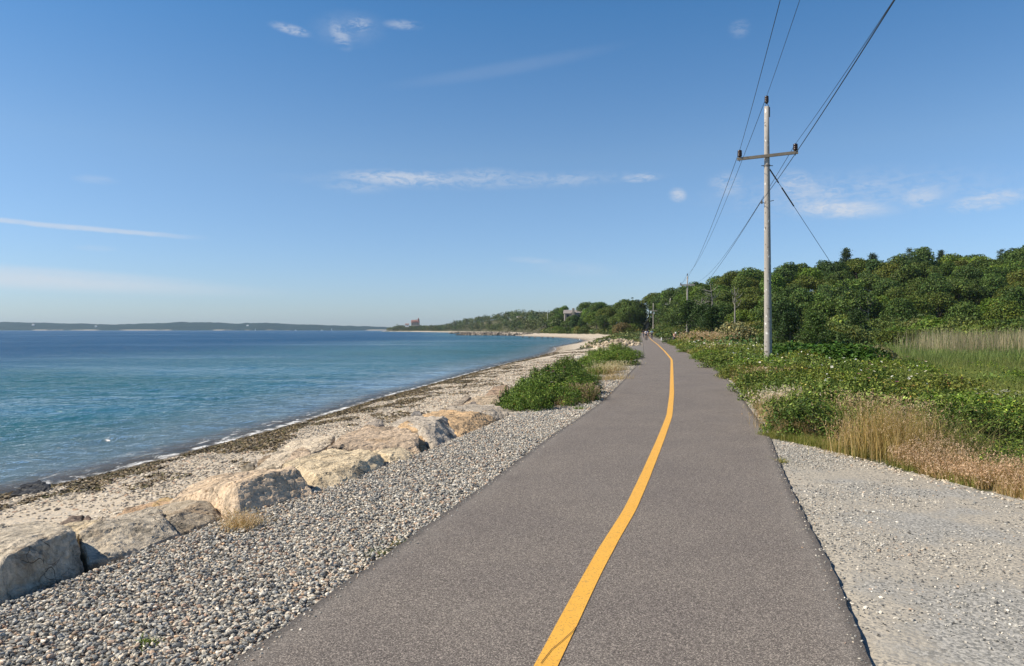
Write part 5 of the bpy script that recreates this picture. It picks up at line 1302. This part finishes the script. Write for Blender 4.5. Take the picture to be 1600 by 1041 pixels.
# beach stairs
st = empty('beach_stairs', ((843 - 800) * 430 / F, 430, .4)); tag(st, 'grey wooden stairs slanting down to the beach across the bay', 'stairs')
b = MB()
for s_ in (-.8, .8): b.tube([(-3.2, s_, -.6), (3.6, s_, 3.2)], .16, 5)
b.build('stringer', m_arm, st); b = MB()
for k in range(14): b.box((-3 + k * .5, 0, -.4 + k * .28), (.42, 1.7, .08))
b.build('tread', m_arm, st); b = MB()
for s_ in (-.8, .8):
    b.tube([(-3.2, s_, .5), (3.6, s_, 4.3)], .08, 5)
    for k in range(5): b.tube([(-3.2 + k * 1.7, s_, -.6 + k * .95), (-3.2 + k * 1.7, s_, .5 + k * .95)], .07, 5)
b.build('railing', m_arm, st)

def jetty(name, p0, p1, width, h, n, label):
    r = np.random.default_rng(int(abs(p0[0])) + 9); q = r.random(n); s_ = r.normal(0, .32, n)
    d = np.array(p1) - np.array(p0); L = np.hypot(*d); nr = np.array([-d[1], d[0]]) / L
    X = p0[0] + d[0] * q + nr[0] * s_ * width; Y = p0[1] + d[1] * q + nr[1] * s_ * width
    Z = WZ + h * (1 - np.abs(s_) * .9) * r.uniform(.45, 1.1, n) - .2
    me = stones_mesh(name, X, Y, Z, r.uniform(.45, 1.0, n), [(3, (.16, .14, .12)), (2, (.24, .21, .18)), (1, (.34, .30, .25)), (2, (.10, .09, .08))], .75, .3)
    return tag(link(name, me, m_stone), label, 'jetty')
a = ((723 - 800) * 432 / F, 432); b_ = ((862 - 800) * 388 / F, 388)
jetty('stone_jetty', a, b_, 4.5, 1.1, 620, 'nearer low dark stone jetty reaching into the bay')
a = ((706 - 800) * 640 / F, 640); b_ = ((815 - 800) * 560 / F, 565)
jetty('stone_jetty', a, b_, 5, 1.3, 520, 'farther low stone jetty parallel behind the nearer one')
boulder('bay_rock', [(712, 524.2, 425), (716, 522.4, 426), (722, 522.6, 428), (726, 524.4, 425)], (.12, .11, .10), 'dark rock awash at the tip of the nearer jetty', None, 1.2, .4, 1.5, cat='rock')
for i, (px, py) in enumerate([(817, 527.3), (827, 527.8), (836, 528.2), (847, 528.2), (856, 528.3), (864, 528.4)]):
    x, y = P(px, py + .3, WZ)
    me = stones_mesh('bay_stone', np.array([0.]), np.array([0.]), np.array([0.]), np.array([.4]), [(1, (.10, .09, .08))], .8)
    o = link('bay_stone', me, m_stone); o.location = (x, y, WZ + .15); tag(o, 'small dark stone poking out of the bay water before the jetty', 'rock', 'stones poking out of the bay')
for i, (px, py, s, lab) in enumerate([(939, 536, .5, 'dark stone on the beach, left of three'), (945, 535.5, .6, 'dark stone on the beach, middle of three'), (953, 534.6, .6, 'dark stone on the beach, right of three'), (902, 556.5, .38, 'grey stone at the sandy edge left of the second thicket'), (910, 556, .3, 'smaller grey stone at the sandy edge left of the second thicket')]):
    x, y = P(px, py, -.4); z = gz(x, y)
    me = stones_mesh('beach_stone', np.array([0.]), np.array([0.]), np.array([0.]), np.array([s]), [(1, (.20, .18, .16) if i < 3 else (.42, .40, .37))], .8)
    o = link('beach_stone', me, m_stone); o.location = (x, y, z + .1); tag(o, lab, 'rock', 'stones on the far beach')
# light sandy rock pile at the far left of the path
rr_ = np.random.default_rng(5)
n = 420; X = rr_.normal(0, 1.5, n); Y = rr_.normal(0, 5, n); Z = np.maximum(0, .7 - (X / 3.2) ** 2 - (Y / 11) ** 2) * rr_.uniform(.5, 1, n)
me = stones_mesh('rock_pile', X, Y, Z, rr_.uniform(.08, .22, n), [(3, (.40, .34, .25)), (2, (.48, .41, .31)), (1, (.26, .21, .16))], .7)
o = link('rock_pile', me, m_stone); o.location = (12.4, 84, gz(12.4, 84)); o.rotation_euler = (0, 0, -.15); tag(o, 'heap of pale sandy rocks left of the path beyond the second thicket', 'rock pile', kind='stuff')

# distant boats and shoreline houses
def sailboat(px, Y, s, label):
    r = empty('sailboat', ((px - 800) * Y / F, Y, WZ + .1), .3, s); tag(r, label, 'sailboat')
    b = MB(); b.add([(-4, -1, 1), (4.8, 0, 1.3), (-4, 1, 1), (-3.6, -.6, 0), (3.6, 0, 0), (-3.6, .6, 0)], [(0, 1, 2), (3, 5, 4), (0, 3, 4, 1), (2, 1, 4, 5), (0, 2, 5, 3)]); b.build('hull', m_white, r)
    b = MB(); b.tube([(.5, 0, 1), (.5, 0, 13)], .12, 6); b.build('mast', m_white, r)
    b = MB(); b.add([(.3, .05, 2), (.3, .05, 12.6), (-3.8, .4, 2.2), (.3, 0, 2), (.3, 0, 12.6), (-3.8, .35, 2.2)], [(0, 1, 2), (5, 4, 3), (0, 2, 5, 3), (1, 4, 5, 2), (0, 3, 4, 1)]); b.build('sail', m_white, r)
sailboat(518.5, 3300, .95, 'tiny white sailboat in front of the far shore, nearest the headland')
sailboat(399, 3500, .8, 'tiny white sailboat off the middle of the far shore')
def motor(px, Y, s, label):
    r = empty('motor_boat', ((px - 800) * Y / F, Y, WZ + .05), .1, s); tag(r, label, 'motor boat')
    b = MB(); b.add([(-4, -1.3, 1.2), (5, 0, 1.6), (-4, 1.3, 1.2), (-3.8, -1, 0), (3.8, 0, 0), (-3.8, 1, 0)], [(0, 1, 2), (3, 5, 4), (0, 3, 4, 1), (2, 1, 4, 5), (0, 2, 5, 3)]); b.build('hull', m_white, r)
    b = MB(); b.box((-.8, 0, 2.0), (3, 1.8, 1.4)); b.build('cabin', m_white, r)
motor(462, 2900, 1.3, 'tiny white motor boat right of the middle of the far shore'); motor(503, 3000, 1.3, 'tiny white motor boat just left of the headland sailboat')
for px, py, w_, lab in [(52, 508.5, 12, 'speck of a white house on the far shore near the left edge'), (335, 513, 12, 'speck of a white house low on the far shore left of centre'), (387, 510, 10, 'speck of a white house high on the far hill'), (150, 511, 10, 'speck of a pale house in the trees of the far shore')]:
    house('shore_house', px, py, 4330, w_, 9, 5, 3, m_white, m_white, lab, 2, 1, chim=False)

# ------------------------------------------------------------------ people and bicycles on the path
m_skin = simple('skin', (.55, .34, .24), .6); m_hair = simple('hair', (.08, .05, .03), .7); m_rubber = simple('rubber', (.02, .02, .02), .8)
def cloth(name, c): return simple(name, c, .85, .2)
def skin_obj(name, chains, m, parent, sub=2):
    """one continuous skinned surface; chains share joints by name"""
    idx = {}; V = []; Rr = []; Ed = []
    for ch in chains:
        last = None
        for key, p, r in ch:
            if key not in idx: idx[key] = len(V); V.append(p); Rr.append(r)
            if last is not None: Ed.append((last, idx[key]))
            last = idx[key]
    me = bpy.data.meshes.new(name); me.from_pydata(V, Ed, []); me.update()
    o = link(name, me, m, parent)
    md = o.modifiers.new('skin', 'SKIN'); md.use_smooth_shade = True
    for i, r in enumerate(Rr):
        me.skin_vertices[0].data[i].radius = (r, r); 
    me.skin_vertices[0].data[0].use_root = True
    s = o.modifiers.new('sub', 'SUBSURF'); s.levels = sub; s.render_levels = sub
    return o
def person(x, y, z, rz, s, pose, label, shirt, legs, hat=None, hair=m_hair, group=None):
    r = empty('person', (x, y, z), rz, s); tag(r, label, 'person', group)
    if pose == 'ride':      # figure faces -Y, astride a saddle
        J = dict(pel=(0, .12, .98), ch=(0, -.10, 1.32), nk=(0, -.20, 1.48), hd=(0, -.25, 1.60), tp=(0, -.26, 1.72), sl=(-.18, -.13, 1.42), sr=(.18, -.13, 1.42), el=(-.24, -.30, 1.20), er=(.24, -.30, 1.20), wl=(-.20, -.52, 1.08), wr=(.20, -.52, 1.08),
                 hl=(-.1, .10, .95), hr=(.1, .10, .95), kl=(-.12, -.24, .80), kr=(.12, -.14, .62), al=(-.12, -.06, .42), ar=(.12, -.04, .16), tl=(-.12, -.20, .38), tr=(.12, -.18, .11))
    elif pose == 'walk':
        J = dict(pel=(0, 0, .95), ch=(0, -.02, 1.28), nk=(0, -.03, 1.48), hd=(0, -.06, 1.60), tp=(0, -.05, 1.72), sl=(-.19, -.02, 1.42), sr=(.19, -.02, 1.42), el=(-.24, .10, 1.16), er=(.24, -.12, 1.16), wl=(-.23, .02, .92), wr=(.22, -.26, .96),
                 hl=(-.1, 0, .92), hr=(.1, 0, .92), kl=(-.11, -.16, .50), kr=(.11, .04, .50), al=(-.11, -.24, .08), ar=(.11, .26, .12), tl=(-.11, -.40, .04), tr=(.11, .14, .04))
    else:                   # standing, leaning forward over a bicycle
        J = dict(pel=(0, .05, .92), ch=(0, -.14, 1.22), nk=(0, -.26, 1.38), hd=(0, -.33, 1.47), tp=(0, -.36, 1.58), sl=(-.19, -.18, 1.34), sr=(.19, -.18, 1.34), el=(-.26, -.32, 1.10), er=(.26, -.32, 1.10), wl=(-.24, -.52, .96), wr=(.24, -.52, .96),
                 hl=(-.1, .05, .90), hr=(.1, .05, .90), kl=(-.16, -.04, .48), kr=(.16, .04, .48), al=(-.20, .04, .08), ar=(.20, .06, .08), tl=(-.21, -.14, .04), tr=(.21, -.12, .04))
    q = lambda k, rr: (k, J[k], rr)
    skin_obj('body', [[q('pel', .125), q('ch', .135), q('nk', .055), q('hd', .095), q('tp', .06)], [q('ch', .135), q('sl', .06), q('el', .042), q('wl', .03), ('fl', tuple(Vector(J['wl']) + Vector((0, -.09, -.04))), .022)], [q('ch', .135), q('sr', .06), q('er', .042), q('wr', .03), ('fr', tuple(Vector(J['wr']) + Vector((0, -.09, -.04))), .022)],
              [q('pel', .125), q('hl', .09), q('kl', .06), q('al', .04), q('tl', .035)], [q('pel', .125), q('hr', .09), q('kr', .06), q('ar', .04), q('tr', .035)]], m_skin, r)
    mid = lambda a, b, t_: tuple(Vector(J[a]).lerp(Vector(J[b]), t_))
    skin_obj('shirt', [[('w', mid('pel', 'ch', .15), .145), q('ch', .155), ('n', mid('ch', 'nk', .75), .085)], [q('ch', .155), q('sl', .085), ('e1', mid('sl', 'el', .8), .065)], [q('ch', .155), q('sr', .085), ('e2', mid('sr', 'er', .8), .065)]], shirt, r)
    skin_obj('trousers', [[q('pel', .15), q('hl', .11), q('kl', .078), ('c1', mid('kl', 'al', .2 if pose == 'ride' else .85), .06)], [q('pel', .15), q('hr', .11), q('kr', .078), ('c2', mid('kr', 'ar', .2 if pose == 'ride' else .85), .06)]], legs, r)
    h = Vector(J['hd']).lerp(Vector(J['tp']), .45)
    b = MB(); b.lathe((h.x, h.y + .015, h.z), [(.112, -.05), (.116, 0), (.108, .05), (.075, .095), (0, .115)], 12)
    if hat:
        b.add([(h.x - .09, h.y - .08, h.z + .0), (h.x + .09, h.y - .08, h.z + .0), (h.x + .07, h.y - .21, h.z - .01), (h.x - .07, h.y - .21, h.z - .01), (h.x - .09, h.y - .08, h.z + .015), (h.x + .09, h.y - .08, h.z + .015)], [(0, 3, 2, 1), (4, 5, 2, 3)])
    b.build('cap' if hat else 'hair', hat or hair, r, True)
    for s_ in ('l', 'r'):
        b = MB(); a_, t_ = Vector(J['a' + s_]), Vector(J['t' + s_]); b.tube([a_ + Vector((0, .05, -.02)), (a_ + t_) / 2 + Vector((0, 0, -.01)), t_ + Vector((0, -.03, 0))], [.045, .05, .035], 8); b.build('shoe', m_rubber, r, True)
    nb = MB(); nb.add([(h.x - .015, h.y - .088, h.z - .01), (h.x + .015, h.y - .088, h.z - .01), (h.x, h.y - .125, h.z - .045), (h.x, h.y - .09, h.z - .055)], [(0, 2, 1), (0, 3, 2), (1, 2, 3), (0, 1, 3)]); nb.build('nose', m_skin, r)
    return r
def bicycle(x, y, z, rz, s, frame_m, label, group='bicycles on the path'):
    r = empty('bicycle', (x, y, z), rz, s); tag(r, label, 'bicycle', group)
    for yy_ in (-.52, .52):
        w_ = MB()
        ring = [Vector((0, yy_ + .335 * math.cos(a), .345 + .335 * math.sin(a))) for a in np.linspace(0, 2 * math.pi, 25)]
        w_.tube(ring, .022, 6, False); wo = w_.build('wheel', m_rubber, r)
        sp = MB()
        for k in range(10): a = k * math.pi / 5; sp.tube([(0, yy_, .345), (0, yy_ + .32 * math.cos(a), .345 + .32 * math.sin(a))], .003, 3)
        sp.build('spokes', m_iron, wo)
    f = MB(); bb = (0, .05, .30); hd_ = (0, -.40, .80); st_ = (0, .22, .82)
    for a, b_ in ((bb, hd_), (bb, st_), (st_, (0, -.38, .84)), (bb, (0, .52, .345)), (st_, (0, .52, .345)), (hd_, (0, -.52, .345)), ((0, -.38, .84), (0, -.36, 1.02)), (st_, (0, .25, .93))): f.tube([a, b_], .018, 6)
    f.build('frame', frame_m, r)
    h = MB(); h.tube([(-.26, -.44, 1.04), (-.12, -.38, 1.04), (.12, -.38, 1.04), (.26, -.44, 1.04)], .014, 6); h.build('handlebar', m_iron, r)
    sd_ = MB(); sd_.tube([(0, .10, .95), (0, .20, .955), (0, .34, .965)], [.02, .06, .08], 8); sd_.build('saddle', m_rubber, r)
    return r
m_ctw = cloth('white_cloth', (.80, .78, .80)); m_ctd = cloth('dark_cloth', (.03, .03, .045)); m_ctb = cloth('light_blue_cloth', (.36, .58, .66)); m_ctg = cloth('grey_cloth', (.14, .14, .16)); m_ctp = cloth('peach_cloth', (.72, .40, .30)); m_ctn = cloth('navy_cloth', (.03, .05, .12))
def spot(px, py, z=0.0):
    x, y = P(px, py, z); return x, y, z
PG = 'people on the path'; PSC = .93
x, y, z = spot(1009.6, 531.6); bicycle(x, y, z, .05, PSC, m_iron, 'bicycle of the white shirted rider, centre of the path'); person(x, y, z, .05, PSC, 'ride', 'cyclist in a white shirt riding towards the viewer', m_ctw, m_ctd, None, group=PG)
x, y, z = spot(1018.2, 529.6); bicycle(x, y, z, 0, PSC, m_ctn, 'bicycle of the light blue shirted rider on the right'); person(x, y, z, 0, PSC, 'ride', 'cyclist in a light blue shirt right of the centre line', m_ctb, m_ctd, m_ctg, group=PG)
x, y, z = spot(1005.3, 527.4); person(x, y, z, 0, PSC, 'walk', 'walker in dark clothes at the left side of the path', m_ctd, m_ctg, None, group=PG)
x, y, z = spot(1012.8, 527.2); person(x, y, z, .2, PSC, 'ride', 'cyclist in dark blue behind the white shirted rider', m_ctn, m_ctd, None, group=PG); bicycle(x, y, z, .2, PSC, m_ctd, 'bicycle of the dark blue rider behind the white shirted one')
x, y, z = spot(1053.6, 537.2); person(x, y, z, .4, .82, 'lean', 'person in a white cap and peach top bending over a bicycle at the right edge', m_ctp, m_ctg, m_ctw, group=PG)
bicycle(x - .75, y - .1, z, 1.1, .82, m_ctd, 'dark bicycle parked at the right edge of the path')
for px, lab, dx in ((1000.8, 'far walker in white under the trees, left one', 0), (1002.2, 'far walker in white under the trees, right one', .3)):
    Y = 290 + dx * 8; person((px - 800) * Y / F, Y, float(zpath(Y)), 0, .95, 'walk', lab, m_ctw, m_ctd, None, group=PG)
# white marker post and stones by the right edge
b = MB(); b.lathe((0, 0, -.2), [(0, 0), (.09, 0), (.09, .55), (.07, .60), (0, .62)], 10); x, y = P(1030.6, 531.6); o = b.build('marker_post', m_white); o.location = (x + .3, y, 0); tag(o, 'short white post at the right edge of the path beyond the bend', 'post')
b = MB(); b.lathe((0, 0, -.2), [(0, 0), (.13, 0), (.13, .9), (.1, .98), (0, 1.0)], 10); o = b.build('beach_marker', m_white); o.location = ((906 - 800) * 230 / F, 230, gz(21, 230)); tag(o, 'small white marker on the green bank above the far beach', 'post')
for i, (px, py, s) in enumerate([(1034, 531.2, .35), (1037, 532, .4), (1040, 532.8, .38)]):
    x, y = P(px, py)
    me = stones_mesh('verge_stone', np.array([0.]), np.array([0.]), np.array([0.]), np.array([s]), [(1, (.55, .50, .45) if i != 1 else (.16, .14, .13))], .6)
    o = link('verge_stone', me, m_stone); o.location = (x + .9, y, .05); tag(o, ['pale stone on the right verge beside the white post', 'dark stone between two pale ones on the right verge', 'pale stone on the right verge nearest the person in the cap'][i], 'rock', 'stones on the right verge')

# ------------------------------------------------------------------ air
m_haze, t = mat('haze')
vol = t.new('ShaderNodeVolumePrincipled', {'Color': (.62, .80, 1.0), 'Density': 0.00007, 'Anisotropy': 0.1})
o_ = t.new('ShaderNodeOutputMaterial'); t.l.new(vol.outputs[0], o_.inputs['Volume'])
b = MB(); b.box((0, 0, 0), (1, 1, 1)); hz = b.build('haze', m_haze)
z0, z1 = WZ - 0.22 * 14 - 1.2 - 1.0, 95
hz.location = (-1000, 3300, (z0 + z1) / 2); hz.scale = (16800, 7400, z1 - z0); hz['kind'] = 'stuff'; hz['label'] = 'thin pale summer haze over the sea and hills'; hz['category'] = 'haze'
